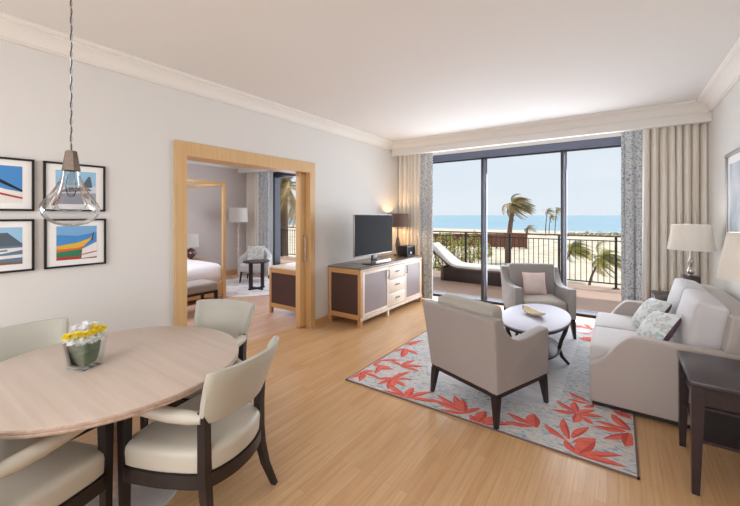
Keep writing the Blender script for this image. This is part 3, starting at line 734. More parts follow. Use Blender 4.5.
# coffee table
CT = (-.74, 4.19)
t = empty('coffee_table', (*CT, .0105), math.radians(0), 'oval lilac grey topped coffee table with dark curved legs between the armchairs', 'table')
MB().lathe([(.315, .478), (.335, .484), (.335, .497), (.33, .5)], seg=72, sy=1.8).build('tabletop', 'coffee', t)
MB().lathe([(.30, .45), (.325, .455), (.325, .479), (.30, .479)], seg=72, sy=1.8).build('apron', 'dark', t)
MB().lathe([(.225, .15), (.24, .154), (.24, .172), (.225, .176)], seg=60, sy=1.75).build('lower_shelf', 'darkm', t)
for a in (12, 102, 192, 282):
    a = math.radians(a); pts = []
    for z, k in ((.46, .93), (.36, .86), (.25, .74), (.16, .68), (.08, .76), (.006, .95)):
        pts.append((.33*k*math.cos(a), .59*k*math.sin(a), z))
    MB().tube(pts, [.023, .021, .019, .019, .018, .015], 8).build('leg', 'dark', t)
# dish
dd = empty('serving_dish', (-.76, 4.2, .511), math.radians(-42), 'long cream boat shaped dish on the coffee table', 'dish')
rings = []
for i in range(15):
    u = -1+2*i/14; w_ = .075*math.sqrt(max(0, 1-u*u))+.002; zc = .008+.03*u*u; dep = .03*math.sqrt(max(0, 1-u*u))+.001
    rings.append([(u*.17, w_*math.cos(a), zc+.018+dep*(-math.sin(a))) for a in [PI*k/10 for k in range(11)]])
mb = MB().loft(rings, cap=False, closed=False)
st = [Vector(v) for v in mb.v]; fs_ = list(mb.f)
mb2 = MB().add([(v.x*.94, v.y*.92, v.z+.004) for v in st], [f_[::-1] for f_ in fs_], 1)
mb.v += mb2.v; mb.f += [tuple(i+len(st) for i in f_) for f_ in mb2.f]; mb.m += mb2.m
mb.warp(lambda v: (v.x, v.y, v.z+.003), 0)
mb.build('dish_bowl', ['dish', 'dishin'], dd)
MB().lathe([(.03, 0), (.028, .01), (.02, .014)], seg=20, sx=1.4).build('foot', 'dish', dd)

# ================================================================== SOFA
SY0, SY1 = 3.5, 5.09
s = empty('sofa', (.3, 4.3, 0), 0, 'light taupe two seat sofa along the right wall', 'sofa')
ox, oy = .3, 4.3
mb = MB()
ap = [(-.2, .045), (.88, .045), (.88, .60), (.70, .612), (.36, .612), (.13, .625), (.085, .622), (.055, .607), (.02, .575), (-.02, .525), (-.055, .47), (-.095, .42), (-.14, .385), (-.185, .36), (-.2, .34)]
for y0, y1 in ((SY0, SY0+.125), (SY1-.125, SY1)):
    mb.prism([(x-ox, z) for x, z in ap][::-1], y0-oy, y1-oy, 'Y', b=.018, seg=3)
mb.prism([(x-ox, z) for x, z in [(.60, .045), (.9, .045), (.9, .80), (.87, .845), (.80, .875), (.69, .88), (.66, .865), (.60, .5)]][::-1], SY0+.03-oy, SY1-.03-oy, 'Y', b=.02, seg=3)
mb.b2((-.17-ox, SY0+.1-oy, .045), (.65-ox, SY1-.1-oy, .31), .01)
mb.build('body', 'sofa', s)
MB().b2((-.18-ox, SY0+.03-oy, .0105), (.86-ox, SY1-.03-oy, .05)).build('plinth', 'dark', s, smooth=False)
ym = 4.31
for y0, y1 in ((SY0+.13, ym-.003), (ym+.003, SY1-.13)):
    MB().rbox(((-.205+.55)/2-ox, (y0+y1)/2-oy, .39), (.755, y1-y0, .165), .03, (.008, .0, .018)).build('seat_cushion', 'sofalt', s)
for y0, y1 in ((SY0+.135, ym+.0), (ym+.004, SY1-.12)):
    MB().rbox((.545-ox, (y0+y1)/2-oy, .69), (.19, y1-y0, .48), .035, (.05, .0, .02), ry=.16).build('back_cushion', 'sofalt', s)
p = throw_pillow('throw_pillow', .36, .17, 'pilpat', 'mauve', 'pilpat', 'leaf print pillow with mauve back on the sofa, the nearer of two')
p.location = (.265, 3.88, .628); p.rotation_euler = (math.radians(36), math.radians(9), math.radians(112))
p = throw_pillow('throw_pillow', .36, .16, 'pilpat', 'mauve', 'pilpat', 'pale leaf print pillow on the sofa, farther one near the curtain')
p.location = (.255, 4.42, .632); p.rotation_euler = (math.radians(36), math.radians(6), math.radians(112))

# end tables and cream lamps
def end_table(loc, label):
    r = empty('end_table', loc, 0, label, 'table', 'dark end tables')
    MB().box((0, 0, .633), (.575, .57, .034), .003).build('tabletop', 'darkm', r)
    mb = MB().b2((-.25, -.245, .5), (.25, .245, .615)); mb.build('apron', 'darkm', r, smooth=False)
    MB().b2((-.26, -.25, .495), (-.25, .25, .51)).b2((-.26, -.26, .49), (.26, -.25, .505)).build('apron_bead', 'dark', r, smooth=False)
    MB().box((0, 0, .3), (.5, .49, .018)).build('shelf', 'darkm', r, smooth=False)
    for sx in (-1, 1):
        for sy in (-1, 1): MB().taper((sx*.252, sy*.25, .617), (sx*.262, sy*.26, 0), .062, .034).build('leg', 'darkm', r)
    return r
end_table((.625, 3.01, 0), 'dark wood end table in front of the near sofa arm, at the picture edge')
end_table((.63, 5.46, 0), 'dark wood end table in the corner between the sofa and the curtain')
def cream_lamp(loc, label):
    r = empty('table_lamp', loc, 0, label, 'lamp', 'cream shaded table lamps')
    MB().lathe([(.21, .56), (.163, .845), (.16, .845), (.207, .56)], seg=48, cap=False).build('lamp_shade', 'shadec', r)
    MB().box((0, 0, .135), (.15, .15, .27), .004).build('base_block', 'darkm', r)
    MB().lathe([(.03, .27), (.012, .28), (.03, .3), (.034, .33), (.012, .37), (.02, .4), (.028, .43), (.01, .47), (.008, .7)], seg=16).build('stem', 'chrome', r)
    return r
cream_lamp((.71, 3.05, .65), 'cream table lamp cut by the picture edge, on the near end table')
cream_lamp((.665, 5.34, .65), 'cream table lamp on the corner end table before the beige curtain')
bulb_light('lamp_bulb_light', (.71, 3.05, 1.34), 3.2, (1, .97, .92))
bulb_light('lamp_bulb_light', (.665, 5.34, 1.34), 2.0, (1, .9, .78))

# right wall picture
r = empty('wall_print', (XR-.001, 4.0, 1.3), 0, 'large pale blue picture in a silver frame on the right wall', 'picture')
W_, H_ = 1.08, .915
MB().b2((-.03, 0, 0), (0, .035, H_), .003).b2((-.03, W_-.035, 0), (0, W_, H_), .003).b2((-.03, 0, 0), (0, W_, .035), .003).b2((-.03, 0, H_-.035), (0, W_, H_), .003).build('frame', 'silver', r)
MB().b2((-.012, .03, .03), (-.002, W_-.03, H_-.03)).build('mat_board', 'white', r, smooth=False)
MB().b2((-.014, .11, .11), (-.012, W_-.11, H_-.11)).build('print', m_blotch('watery_print', [hexc(160, 172, 184), hexc(196, 204, 212), hexc(214, 218, 222)], 3), r, smooth=False)

# ================================================================== RUG
f_, th_, hy_, H0 = 355.6, .61, 215.1, 1.6
def fl(u, v):
    a = (u-370)/f_; t_ = H0/((v-hy_)/f_)
    return (t_*(-math.sin(th_)+math.cos(th_)*a), t_*(math.cos(th_)+math.sin(th_)*a))
RX0, RX1, RY0, RY1 = -2.17, .105, 2.69, 6.05
r = empty('area_rug', (0, 0, 0), 0, 'pale blue grey woven rug with coral leaf border under the sofa group', 'rug')
r.location = ((RX0+RX1)/2, (RY0+RY1)/2, 0); rcx, rcy = r.location.x, r.location.y
bd = .62

def rrect(hw, hh, z, n=10, rad=.3):
    pts = []
    for cx_, cy_, a0 in ((hw-rad, hh-rad, 0), (-hw+rad, hh-rad, 90), (-hw+rad, -hh+rad, 180), (hw-rad, -hh+rad, 270)):
        for k in range(n+1):
            a = math.radians(a0+90*k/n); pts.append((cx_+rad*math.cos(a), cy_+rad*math.sin(a), z))
    return pts
MB().add(rrect((RX1-RX0)/2-.52, (RY1-RY0)/2-.5, .0096), [tuple(range(44))]).build('centre_field', 'rug', r, smooth=False)
MB().b2((RX0-rcx, RY0-rcy, .0005), (RX1-rcx, RY0-rcy+.012, .010)).b2((RX0-rcx, RY1-rcy-.012, .0005), (RX1-rcx, RY1-rcy, .010)).b2((RX0-rcx, RY0-rcy, .0005), (RX0-rcx+.012, RY1-rcy, .010)).b2((RX1-rcx-.012, RY0-rcy, .0005), (RX1-rcx, RY1-rcy, .010)).build('binding', 'rugedge', r, smooth=False)
lm = MB()
def leaflet(tip, base, fat=1.0, px=None):
    a = Vector((*fl(*base), 0)); b_ = Vector((*fl(*tip), 0)); d = b_-a; ln = d.length
    n = Vector((-d.y, d.x, 0)).normalized(); w_ = min(.030, .105*ln+.008)*fat
    prof_ = [(0, .25), (.15, .6), (.35, .95), (.55, 1), (.75, .72), (.9, .35), (1, .03)]
    cl = lambda q: Vector((max(RX0+.02, min(RX1-.02, q.x))-rcx, max(RY0+.02, min(RY1-.02, q.y))-rcy, .0098+.00002*len(lm.f)/12))
    Lp = [cl(a+d*u+n*w_*k+n*.012*math.sin(u*3)) for u, k in prof_]; Rp = [cl(a+d*u-n*w_*k+n*.012*math.sin(u*3)) for u, k in prof_]
    vs = Lp+Rp; k = len(prof_)
    md = [cl(a+d*u) for u, _ in prof_]
    for q in md: q.z += .00001
    t0 = len(lm.f) % 3
    lm.add(Lp+md, [(i, k+i, k+i+1, i+1) for i in range(k-1)], (1, 3, 1)[t0]); lm.add(md+Rp, [(i, k+i, k+i+1, i+1) for i in range(k-1)], (2, 1, 1)[t0])
def cluster(org, sc_, items):
    for it in items:
        tip, base = it[0], it[1]; fat = it[2] if len(it) > 2 else 1
        leaflet((org[0]+tip[0]/sc_, org[1]+tip[1]/sc_), (org[0]+base[0]/sc_, org[1]+base[1]/sc_), fat)
cluster((490, 380), 4.6, [((250, 208), (345, 280)), ((338, 182), (362, 278)), ((458, 222), (376, 272)), ((345, 280), (400, 348), 1.2), ((495, 278), (380, 292), .8), ((485, 282), (400, 348), 1.7), ((612, 355), (408, 350)), ((630, 410), (415, 352)),
    ((470, 215), (622, 242)), ((560, 160), (645, 238), 1.3), ((518, 275), (640, 252)), ((622, 312), (640, 250), 1.6), ((425, 178), (480, 212), .8), ((480, 190), (640, 236), .9),
    ((283, 140), (398, 160)), ((305, 98), (395, 155)), ((390, 106), (402, 155), 1.2), ((487, 145), (405, 160)), ((527, 178), (410, 165)), ((385, 202), (402, 160), 1.4), ((475, 210), (412, 168)),
    ((360, 58), (458, 108)), ((352, 90), (455, 114), .8), ((425, 130), (480, 118)), ((560, 140), (655, 185), 1.2), ((600, 150), (660, 175)),
    ((80, 155), (195, 212)), ((72, 195), (192, 220)), ((200, 160), (208, 224), 1.8), ((98, 214), (0, 208), .9), ((140, 222), (60, 200), .8)])
cluster((340, 340), 4.625, [((25, 184), (110, 150), 1.1), ((90, 195), (105, 150), 1.2), ((160, 148), (90, 155)), ((185, 185), (105, 152), .8), ((45, 170), (120, 165)),
    ((155, 120), (180, 90), 1.3), ((248, 52), (165, 105)), ((290, 98), (170, 100), .8), ((250, 140), (165, 135)), ((150, 118), (235, 130), .9), ((160, 160), (180, 128)),
    ((348, 98), (280, 122), .9), ((388, 128), (280, 122)), ((368, 150), (280, 125), .9), ((230, 92), (285, 122), .8),
    ((328, 150), (235, 185)), ((338, 187), (240, 185), .8), ((170, 210), (235, 182), .9), ((160, 182), (240, 178), .8), ((303, 222), (235, 185)), ((222, 232), (240, 186), 1.5),
    ((222, 205), (308, 270)), ((195, 235), (305, 270)), ((342, 225), (308, 272), 1.3), ((422, 245), (312, 272)), ((462, 296), (312, 272), .9),
    ((390, 5), (300, 25)), ((362, 22), (300, 25), .9), ((362, 72), (295, 45)), ((285, 85), (300, 42), 1.4), ((225, 60), (300, 42), .8), ((300, 5), (330, 30)),
    ((448, 255), (560, 330)), ((420, 275), (560, 335), .9), ((412, 322), (560, 342), .8), ((530, 262), (575, 340), 1.2), ((568, 278), (578, 345), 1.4), ((652, 322), (580, 345)), ((470, 330), (580, 345), .8),
    ((600, 350), (650, 395), 1.3), ((675, 335), (640, 385), 1.6), ((745, 365), (650, 392), 1.2), ((790, 395), (660, 395))])
for tip, base in (((576, 326), (592, 330)), ((577, 333), (592, 335)), ((580, 339), (592, 338)), ((478, 318), (492, 312)), ((482, 322), (494, 316)), ((498, 312), (490, 317)), ((584, 322), (592, 331)), ((499, 319), (491, 318))):
    leaflet(tip, base)
# far-side and long-side repeats of the border
rr = random.Random(11)
for k in range(11):
    if k < 5: bx, by = RX0+.35+k*.42, RY1-.22+rr.uniform(-.05, .05)
    else: bx, by = (RX0+.22 if k % 2 else RX1-.3)+rr.uniform(-.06, .06), 4.35+(k-5)*.3
    a0 = rr.uniform(0, 2*PI)
    for j in range(6):
        a = a0+(j-2.5)*.5; ln = rr.uniform(.16, .26)
        A = Vector((bx, by)); B = A+Vector((math.cos(a), math.sin(a)))*ln
        def inv(x, y):
            F = -math.sin(th_)*x+math.cos(th_)*y; R_ = math.cos(th_)*x+math.sin(th_)*y; return 370+f_*R_/F, hy_+f_*H0/F
        leaflet(inv(*B), inv(*A))
lm.b2((RX0-rcx+.01, RY0-rcy+.01, .0005), (RX1-rcx-.01, RY1-rcy-.01, .009)).build('pile', ['rugband', 'rugleaf', 'rugleaf2', 'rugleaf3'], r, smooth=False)

# ================================================================== SUN LOUNGER
lg = empty('sun_lounger', (-2.9, 8.72, -.04), 0, 'dark wicker sun lounger with white mattress on the balcony', 'sun lounger')
MB().b2((-.72, -.34, 0), (.95, .34, .31), .01).build('wicker_base', 'wicker', lg)
MB().b2((-.78, -.35, 0), (-.70, .35, .35), .01).build('end_board', 'wickerb', lg)
def slab(prof, th, y0, y1):
    up = []; n = len(prof)
    for i, (x, z) in enumerate(prof):
        a = prof[max(0, i-1)]; b_ = prof[min(n-1, i+1)]; d = Vector((b_[0]-a[0], b_[1]-a[1])).normalized()
        up.append((x-d.y*th, z+d.x*th))
    return MB().prism(prof+up[::-1], y0, y1, 'Y', b=.015)
pf = [(-1.16, .86), (-.9, .66), (-.62, .44), (-.5, .375), (-.35, .345), (0, .34), (.98, .34)]
slab(pf, .055, -.33, .33).build('mattress', 'outcush', lg)
slab([(x, z-.04) for x, z in pf], .035, -.35, .35).build('sling_frame', 'wickerb', lg)
MB().tube([(-1.0, -.3, .69), (-.76, -.3, .3)], .012, 6).tube([(-1.0, .3, .69), (-.76, .3, .3)], .012, 6).build('backrest_strut', 'iron', lg)

# ================================================================== BEDROOM
b = empty('four_poster_bed', (-7.33, 3.1, 0), 0, 'oak four poster bed with white bedding seen through the bedroom doorway', 'bed')
bx0, bx1, by0, by1 = -1.18, 1.13, -.93, .93
for x in (bx0+.03, bx1-.03):
    for y in (by0+.03, by1-.03): MB().box((x, y, 1.12), (.06, .06, 2.24), .004).build('post', 'oak', b)
MB().b2((bx0+.06, by0+.005, 2.18), (bx1-.06, by0+.05, 2.235)).b2((bx0+.06, by1-.05, 2.18), (bx1-.06, by1-.005, 2.235)).b2((bx1-.05, by0+.06, 2.18), (bx1-.005, by1-.06, 2.235)).b2((bx0+.005, by0+.06, 2.18), (bx0+.05, by1-.06, 2.235)).build('canopy_rail', 'oak', b, smooth=False)
MB().b2((bx0, by0+.02, .08), (bx1-.01, by1-.02, .32), .01).build('bed_base', 'oakx', b)
MB().b2((bx0+.02, by0+.06, .3), (bx0+.09, by1-.06, 1.2), .02).build('headboard', 'taupe', b)
MB().rbox((0, 0, .5), (bx1-bx0-.08, by1-by0-.02, .36), .15, (.0, .02, .03)).build('mattress', 'linen', b)
for y in (-.42, .42): 
    o = MB().rbox((-.80, y, .90), (.4, .66, .16), .07, (0, 0, .04), ry=-.5).build('bed_pillow', 'linen', None, (-7.33, 3.1, 0)); tag(o, 'white pillow at the head of the four poster bed', 'pillow', 'bed pillows')
bn = empty('bed_bench', (-5.66, 2.72, 0), 0, 'grey upholstered bench with dark legs at the foot of the bed', 'bench')
MB().rbox((0, 0, .43), (.46, 1.35, .14), .04, (0, 0, .015)).build('seat', 'taupe', bn)
MB().box((0, 0, .345), (.44, 1.33, .035)).build('frame', 'dark', bn, smooth=False)
for sx in (-1, 1):
    for sy in (-1, 1): MB().taper((sx*.2, sy*.64, .34), (sx*.2, sy*.64, 0), .045, .035).build('leg', 'dark', bn)
ns = empty('nightstand', (-8.24, 4.42, 0), 0, 'oak nightstand beside the bed under the bedside lamp', 'nightstand')
MB().box((0, 0, .3), (.5, .55, .5), .008).build('cabinet', 'oakx', ns)
MB().b2((.25, -.24, .33), (.262, .24, .52), .002).build('drawer', 'oakx', ns)
MB().b2((-.25, -.27, 0), (.25, .27, .06)).build('plinth', 'dark', ns, smooth=False)
bl = empty('bedside_lamp', (-8.2, 4.42, .55), 0, 'bedside lamp with white shade and dark round base', 'lamp')
MB().lathe([(.17, .3), (.16, .62), (.157, .62), (.167, .3)], seg=32, cap=False).build('lamp_shade', 'shadec', bl)
MB().lathe([(.05, 0), (.05, .015), (.03, .03), (.09, .09), (.115, .16), (.09, .23), (.02, .28), (.01, .32), (.01, .45)], seg=24).build('lamp_base', 'crystal', bl)
fp = empty('floor_lamp', (-8.06, 5.59, 0), 0, 'floor lamp with stacked bead stem and white drum shade in the bedroom corner', 'lamp')
MB().lathe([(.235, 1.42), (.22, 1.79), (.217, 1.79), (.232, 1.42)], seg=40, cap=False).build('lamp_shade', 'shadec', fp)
mb = MB().lathe([(.14, 0), (.14, .02), (.02, .035)], seg=24)
MB_ = [(.012, .03)]
for k in range(15):
    z = .06+k*.092
    MB_ += [(.014, z-.03), (.038, z), (.038, z+.012), (.014, z+.042)]
MB_.append((.01, 1.6)); mb.lathe(MB_, seg=14); mb.build('bead_stem', mat('pink_resin', hexc(206, 186, 182), .3), fp)
ac = empty('bedroom_armchair', (-7.2, 5.45, .0125), math.atan2(-.57, -.82), 'pale upholstered tub armchair by the bedroom curtains', 'armchair')
mb = MB(); ring = []
for i in range(17):
    a = math.radians(-20+220*i/16); cx_, cy_ = .33*math.cos(a), -.30*math.sin(a)
    if i in (0, 16): pass
    back_ = max(0, math.sin(a)); top = .56+.24*back_**1.5
    nx, ny = math.cos(a), -math.sin(a); ring.append([(cx_-nx*.05, cy_-ny*.05, .15), (cx_+nx*.04, cy_+ny*.04, .15), (cx_+nx*.07, cy_+ny*.07, top-.03), (cx_+nx*.05, cy_+ny*.05, top), (cx_-nx*.03, cy_-ny*.03, top), (cx_-nx*.05, cy_-ny*.05, top-.03)])
mb.loft(ring).build('shell', 'sofalt', ac)
MB().rbox((0, .03, .35), (.54, .56, .2), .06, (0, 0, .02)).build('seat_cushion', 'sofalt', ac)
for sx in (-1, 1):
    for sy in (-1, 1): MB().taper((sx*.24, sy*.22, .27), (sx*.27, sy*.26, 0), .045, .025).build('leg', 'dark', ac)
p = throw_pillow('throw_pillow', .42, .12, 'pilpat', 'pilpat', 'pilpat', 'pale patterned pillow on the bedroom armchair')
p.location = (-7.2, 5.47, .655); p.rotation_euler = (math.radians(14), 0, math.atan2(-.57, -.82))
rt = empty('side_table', (-6.39, 4.88, .0125), 0, 'dark round side table standing before the bedroom armchair', 'table')
MB().lathe([(.27, .575), (.28, .58), (.28, .598), (.275, .602)], seg=40).build('tabletop', 'dark', rt)
MB().b2((-.2, -.02, 0), (.2, .02, .03)).b2((-.02, -.2, 0), (.02, .2, .03)).build('cross_foot', 'dark', rt, smooth=False)
for x, y in ((-.17, 0), (.17, 0), (0, -.17), (0, .17)): MB().box((x, y, .3), (.035, .035, .56)).build('leg', 'dark', rt, smooth=False)
tag(MB().lathe([(1.05, .0005), (1.05, .01), (1.04, .012)], seg=64, sx=1.08, sy=.95).build('bedroom_rug', 'rugpale', None, (-6.8, 5.0, 0)), 'pale round rug under the bedroom armchair and side table', 'rug')
bc = console('bedroom_cabinet', (XL2-.014-.86, 3.84, 0), 1.5, .84, .765, 'oak cabinet with brown side panel just inside the bedroom doorway', 'cabinet')
for ch in bc.children:
    if ch.name.startswith('top'):
        newmesh(ch, 'oakface'); ch['label'] = 'pale top'

# ================================================================== PLANTS OUTSIDE
def frond(mb, base, d, ln, droop, wind, wl, m, rr, n=14):
    d = Vector(d).normalized(); p = Vector(base); pts = [p.copy()]
    for i in range(n):
        d = (d+Vector(wind)*(.24)+Vector((0, 0, -droop*.1))).normalized(); p = p+d*(ln/n); pts.append(p.copy())
    for i in range(1, n+1):
        t_ = (pts[i]-pts[i-1]).normalized(); side = t_.cross(Vector((0, 0, 1)))
        if side.length < .1: side = Vector((1, 0, 0))
        side.normalize(); u = i/n; w_ = wl*math.sin(PI*(.12+.85*u))**.6
        for s in (-1, 1):
            for q in (0, .5):
                c = pts[i-1].lerp(pts[i], q); e = c+(side*s*.5+t_*.7+Vector(wind)*.6+Vector((0, 0, -.25)))*w_*rr.uniform(.75, 1.05)
                k = t_*(ln/n*.4); mb.add([c-k*.5, c+k*.5, e], [(0, 1, 2)], m)
    mb.tube(pts, [.03*ln/2.2]+[.02*ln/2.2]*(n-1)+[.006], 4, m)
def palm(loc, h, crown, nf, wind, lean, label, group, seed, trunk_r=.16, cat='palm tree', wl=.55, gm=('palm', 'palmd')):
    rr = random.Random(seed); r_ = empty('palm_tree', loc, 0, label, cat, group)
    pts = [(lean[0]*(k/6)**2, lean[1]*(k/6)**2, h*k/6) for k in range(7)]
    MB().tube(pts, [trunk_r*(1.25-.4*k/6) for k in range(7)], 9).build('trunk', 'trunk', r_)
    mb = MB(); top = Vector(pts[-1])
    for k in range(nf):
        a = 2*PI*k/nf+rr.uniform(-.2, .2); el = rr.uniform(-.3, 1.35)
        frond(mb, top, (math.cos(a)*math.cos(el), math.sin(a)*math.cos(el), math.sin(el)), crown*rr.uniform(.8, 1.1), 1.4, wind, wl, 0 if rr.random() < .6 else 1, rr)
    mb.build('fronds', list(gm), r_, smooth=False)
    return r_
def gp(u, dist):   # ground position seen in direction u at forward distance dist
    a = (u-370)/f_; return (dist*(-math.sin(th_)+math.cos(th_)*a), dist*(math.cos(th_)+math.sin(th_)*a))
WD = (.95*.82, .95*.57, 0)
x, y = gp(508, 38); palm((x, y, -3.5), 6.2, 2.25, 96, WD, (.5, .3), 'windswept palm tree above the balcony rail, tallest of those on the beach', None, 5, .24, wl=.75)
for i, (u, ds, h, cr) in enumerate(((545.5, 88, 6.0, 2.1), (549, 95, 4.6, 2.0), (555, 92, 6.4, 2.2))):
    x, y = gp(u, ds); palm((x, y, -3.5), h, cr, 22, WD, (.4, .2), ['small far palm tree, leftmost of the three by the shore', 'small far palm tree, shortest and middle of the three', 'small far palm tree, tallest of the three by the shore'][i], 'distant palms', 20+i, .09, wl=.7)
x, y = gp(526, 55); palm((x, y, -3.5), 3.1, 1.5, 20, WD, (.2, .1), 'low yellow green palm just beside the windswept palm', None, 31, .14)
x, y = gp(284, 16.5); palm((x, y, -3.5), 6.4, 2.6, 46, (-.3, -.2, 0), (.2, -.2), 'big palm close to the bedroom balcony', None, 41, .2, wl=.7)
def bush(loc, rad, n, ls, label, cat, group, mt, seed, stem=0.0):
    rr = random.Random(seed); r_ = empty('bush' if not stem else 'windblown_tree', loc, 0, label, cat, group)
    mb = MB()
    for k in range(n):
        a = rr.uniform(0, 2*PI); zz = rr.uniform(-1, 1); q = rr.uniform(.55, 1)**.5; s_ = math.sqrt(1-zz*zz)
        c = Vector((rad[0]*q*s_*math.cos(a), rad[1]*q*s_*math.sin(a), rad[2]*q*zz+rad[2]+stem))
        c += Vector((WD[0], WD[1], 0))*(.55*rad[0]*(1-zz) if stem else .1*zz)
        c.z += (.5*rad[2]*math.sin(c.x*2.3+seed)*math.cos(c.y*2.1)) if stem else .3*rad[2]*math.sin(c.x*3+seed)*math.cos(c.y*3)
        d = Vector((rr.gauss(0, 1), rr.gauss(0, 1), rr.gauss(0, 1))).normalized(); e = d.orthogonal().normalized()*ls*.45; d *= ls
        mb.add([c-d*.5, c+e*.5, c+d*.5, c-e*.5], [(0, 1, 2, 3)], 0 if rr.random() < .6 else 1)
    mb.build('foliage', mt, r_, smooth=False)
    st = MB()
    for k in range(5):
        a = 2*PI*k/5; st.tube([(.05*math.cos(a), .05*math.sin(a), 0), (rad[0]*.1*math.cos(a), rad[1]*.1*math.sin(a), stem+.1), (rad[0]*.45*math.cos(a), rad[1]*.45*math.sin(a), stem+rad[2])], [.06, .045, .02], 5)
    st.build('stems', 'trunk', r_)
for i, (u, ds, h, cr) in enumerate(((560, 27, 2.4, 1.6), (589, 24, 2.2, 1.7))):
    x, y = gp(u, ds); palm((x, y, -3.5), h, cr, 64, WD, (.75, .5), ['windblown green tree partly behind the door frame, left of the other one', 'windblown green tree on the sand nearest the floral curtain'][i], 'windblown trees on the sand', 90+i, .07, cat='tree', wl=.62, gm=('bush', 'bushd'))
for i, (u, ds, rx_, rz_) in enumerate(((433, 33, 1.1, 1.65), (446, 37, 1.05, 1.8), (459, 33, 1.0, 1.6), (471, 37, 1.1, 1.6), (484, 40, .9, 1.0), (439, 26, .8, .7), (455, 27, .8, .6))):
    x, y = gp(u, ds); bush((x, y, -3.52), (rx_, rx_, rz_), 600, .24, 'yellow green shrub on the sand behind the sun lounger', 'bush', 'shrubs behind the sun lounger', ['bush', 'bushd'], 60+i)
# rust coloured beach fence and far dark shrub line
fe = empty('beach_fence', (*gp(512, 54), -3.5), 0, 'long rust brown fence on the beach beyond the railing', 'fence')
a_ = Vector(gp(426, 56)); c_ = Vector(gp(527, 53)); o_ = Vector(gp(512, 54)); d_ = c_-a_; an = math.atan2(d_.y, d_.x); fe.rotation_euler.z = an
u0 = (a_-o_).length; u1 = (c_-o_).length
MB().b2((-u0, -.03, .2), (u1, .03, 2.2)).build('board_panel', 'fence', fe, smooth=False)
pm = MB().box((0, 0, 1.15), (.14, .14, 2.3)).build('post', 'trunk', fe, smooth=False)
n = 14
for k in range(n+1):
    o = pm if k == 0 else pm.copy()
    if k: COL.objects.link(o); o.parent = fe
    o.location = (-u0+(u0+u1)*k/n, -.08, 0)
for i, (u, ds) in enumerate(((572, 90), (579, 87), (586, 91), (593, 86), (600, 90), (607, 87), (614, 90), (620, 86), (566, 82))):
    x, y = gp(u, ds); bush((x, y, -3.52), (.85, .5, .42), 120, .32, 'dark low shrub far along the shore', 'bush', 'low shrubs along the shore', ['bushd', 'bushd'], 80+i)

# ================================================================== LIGHT
w = bpy.data.worlds.new('World'); SC.world = w; w.use_nodes = True; nt = w.node_tree; nt.nodes.clear()
o = nt.nodes.new('ShaderNodeOutputWorld'); bg = nt.nodes.new('ShaderNodeBackground')
tc = nt.nodes.new('ShaderNodeTexCoord'); sp = nt.nodes.new('ShaderNodeSeparateXYZ'); L(nt, tc.outputs['Generated'], sp.inputs[0])
rp = nt.nodes.new('ShaderNodeValToRGB'); e = rp.color_ramp.elements
e[0].position = 0; e[0].color = (*hexc(226, 233, 239), 1); e[1].position = .5; e[1].color = (*hexc(210, 225, 240), 1)
L(nt, sp.outputs['Z'], rp.inputs['Fac'])
mp = nt.nodes.new('ShaderNodeMapping'); mp.inputs['Scale'].default_value = (2, 2, 9); L(nt, tc.outputs['Generated'], mp.inputs['Vector'])
nz = nt.nodes.new('ShaderNodeTexNoise'); nz.inputs['Scale'].default_value = 1.6; nz.inputs['Detail'].default_value = 5; L(nt, mp.outputs[0], nz.inputs['Vector'])
r2 = nt.nodes.new('ShaderNodeValToRGB'); r2.color_ramp.elements[0].position = .45; r2.color_ramp.elements[1].position = .75; r2.color_ramp.elements[1].color = (.6, .6, .6, 1)
L(nt, nz.outputs['Fac'], r2.inputs['Fac'])
mx = nt.nodes.new('ShaderNodeMix'); mx.data_type = 'RGBA'; L(nt, r2.outputs['Color'], mx.inputs['Factor']); L(nt, rp.outputs['Color'], mx.inputs['A']); mx.inputs['B'].default_value = (*hexc(232, 237, 241), 1)
L(nt, mx.outputs['Result'], bg.inputs['Color']); bg.inputs['Strength'].default_value = 1.06; L(nt, bg.outputs[0], o.inputs[0])

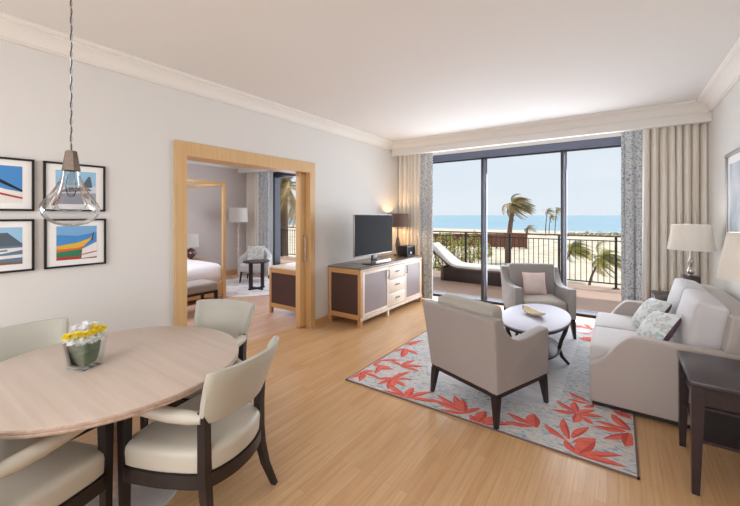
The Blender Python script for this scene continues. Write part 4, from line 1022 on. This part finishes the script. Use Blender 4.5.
def light(name, kind, loc, rot, e, col=(1, 1, 1), size=(1, 1), ang=None):
    li = bpy.data.lights.new(name, kind); li.energy = e; li.color = col
    if kind == 'AREA': li.shape = 'RECTANGLE'; li.size, li.size_y = size
    if kind == 'SUN': li.angle = math.radians(ang or 1)
    if kind == 'SPOT': li.spot_size = math.radians(ang or 90); li.spot_blend = .8; li.shadow_soft_size = size[0]
    ob = bpy.data.objects.new(name, li); COL.objects.link(ob); ob.location = loc; ob.rotation_euler = rot; return ob
# sun from beyond the balcony, high: direction of travel (-x slightly, -y, -z)
sd_ = Vector((-.22, -.40, -.92)); light('sun', 'SUN', (0, 20, 20), sd_.to_track_quat('-Z', 'Y').to_euler(), 2.6, (1, .96, .9), ang=.8)
# daylight through the living room doors and the bedroom door; unseen fill added behind the viewer
light('daylight_doors', 'AREA', (-1.4, 6.95, 1.3), (math.radians(-80), 0, 0), 200, (.92, .96, 1.03), (3.9, 2.2))
light('fill_behind_viewer', 'AREA', (-1.3, YB-.3, 1.5), (math.radians(90), 0, 0), 140, (.93, .96, 1.02), (3.3, 2.3))
light('daylight_bedroom', 'AREA', (-6.6, 6.95, 1.5), (math.radians(-90), 0, 0), 95, (.88, .94, 1.06), (3.2, 2.5))
# unseen area fills added at ceiling height to brighten both rooms
light('fill_ceiling_dining', 'AREA', (-1.3, -1.4, ZC-.02), (0, 0, 0), 52, (.97, .96, .96), (2.5, 2.0))
light('fill_ceiling_bedroom', 'AREA', (-5.9, 2.3, ZC-.02), (0, 0, 0), 70, (.96, .95, .98), (1.5, 1.5))

cam = bpy.data.cameras.new('camera'); co = bpy.data.objects.new('camera', cam); COL.objects.link(co); SC.camera = co
co.location = (0, 0, 1.6); co.rotation_euler = (PI/2, 0, .61)
cam.sensor_width = 36; cam.lens = 355.6/740*36; cam.shift_y = -(253-215.1)/740; cam.clip_end = 20000; cam.clip_start = .02
SC.view_settings.view_transform = 'Standard'; SC.view_settings.look = 'None'; SC.view_settings.gamma = 1; SC.view_settings.use_curve_mapping = False
SC.view_settings.exposure = 0
try:
    SC.cycles.use_denoising = True; SC.cycles.max_bounces = 10; SC.cycles.diffuse_bounces = 6; SC.cycles.transparent_max_bounces = 16; SC.cycles.sample_clamp_indirect = 6; SC.cycles.caustics_reflective = False; SC.cycles.caustics_refractive = False
except Exception: pass
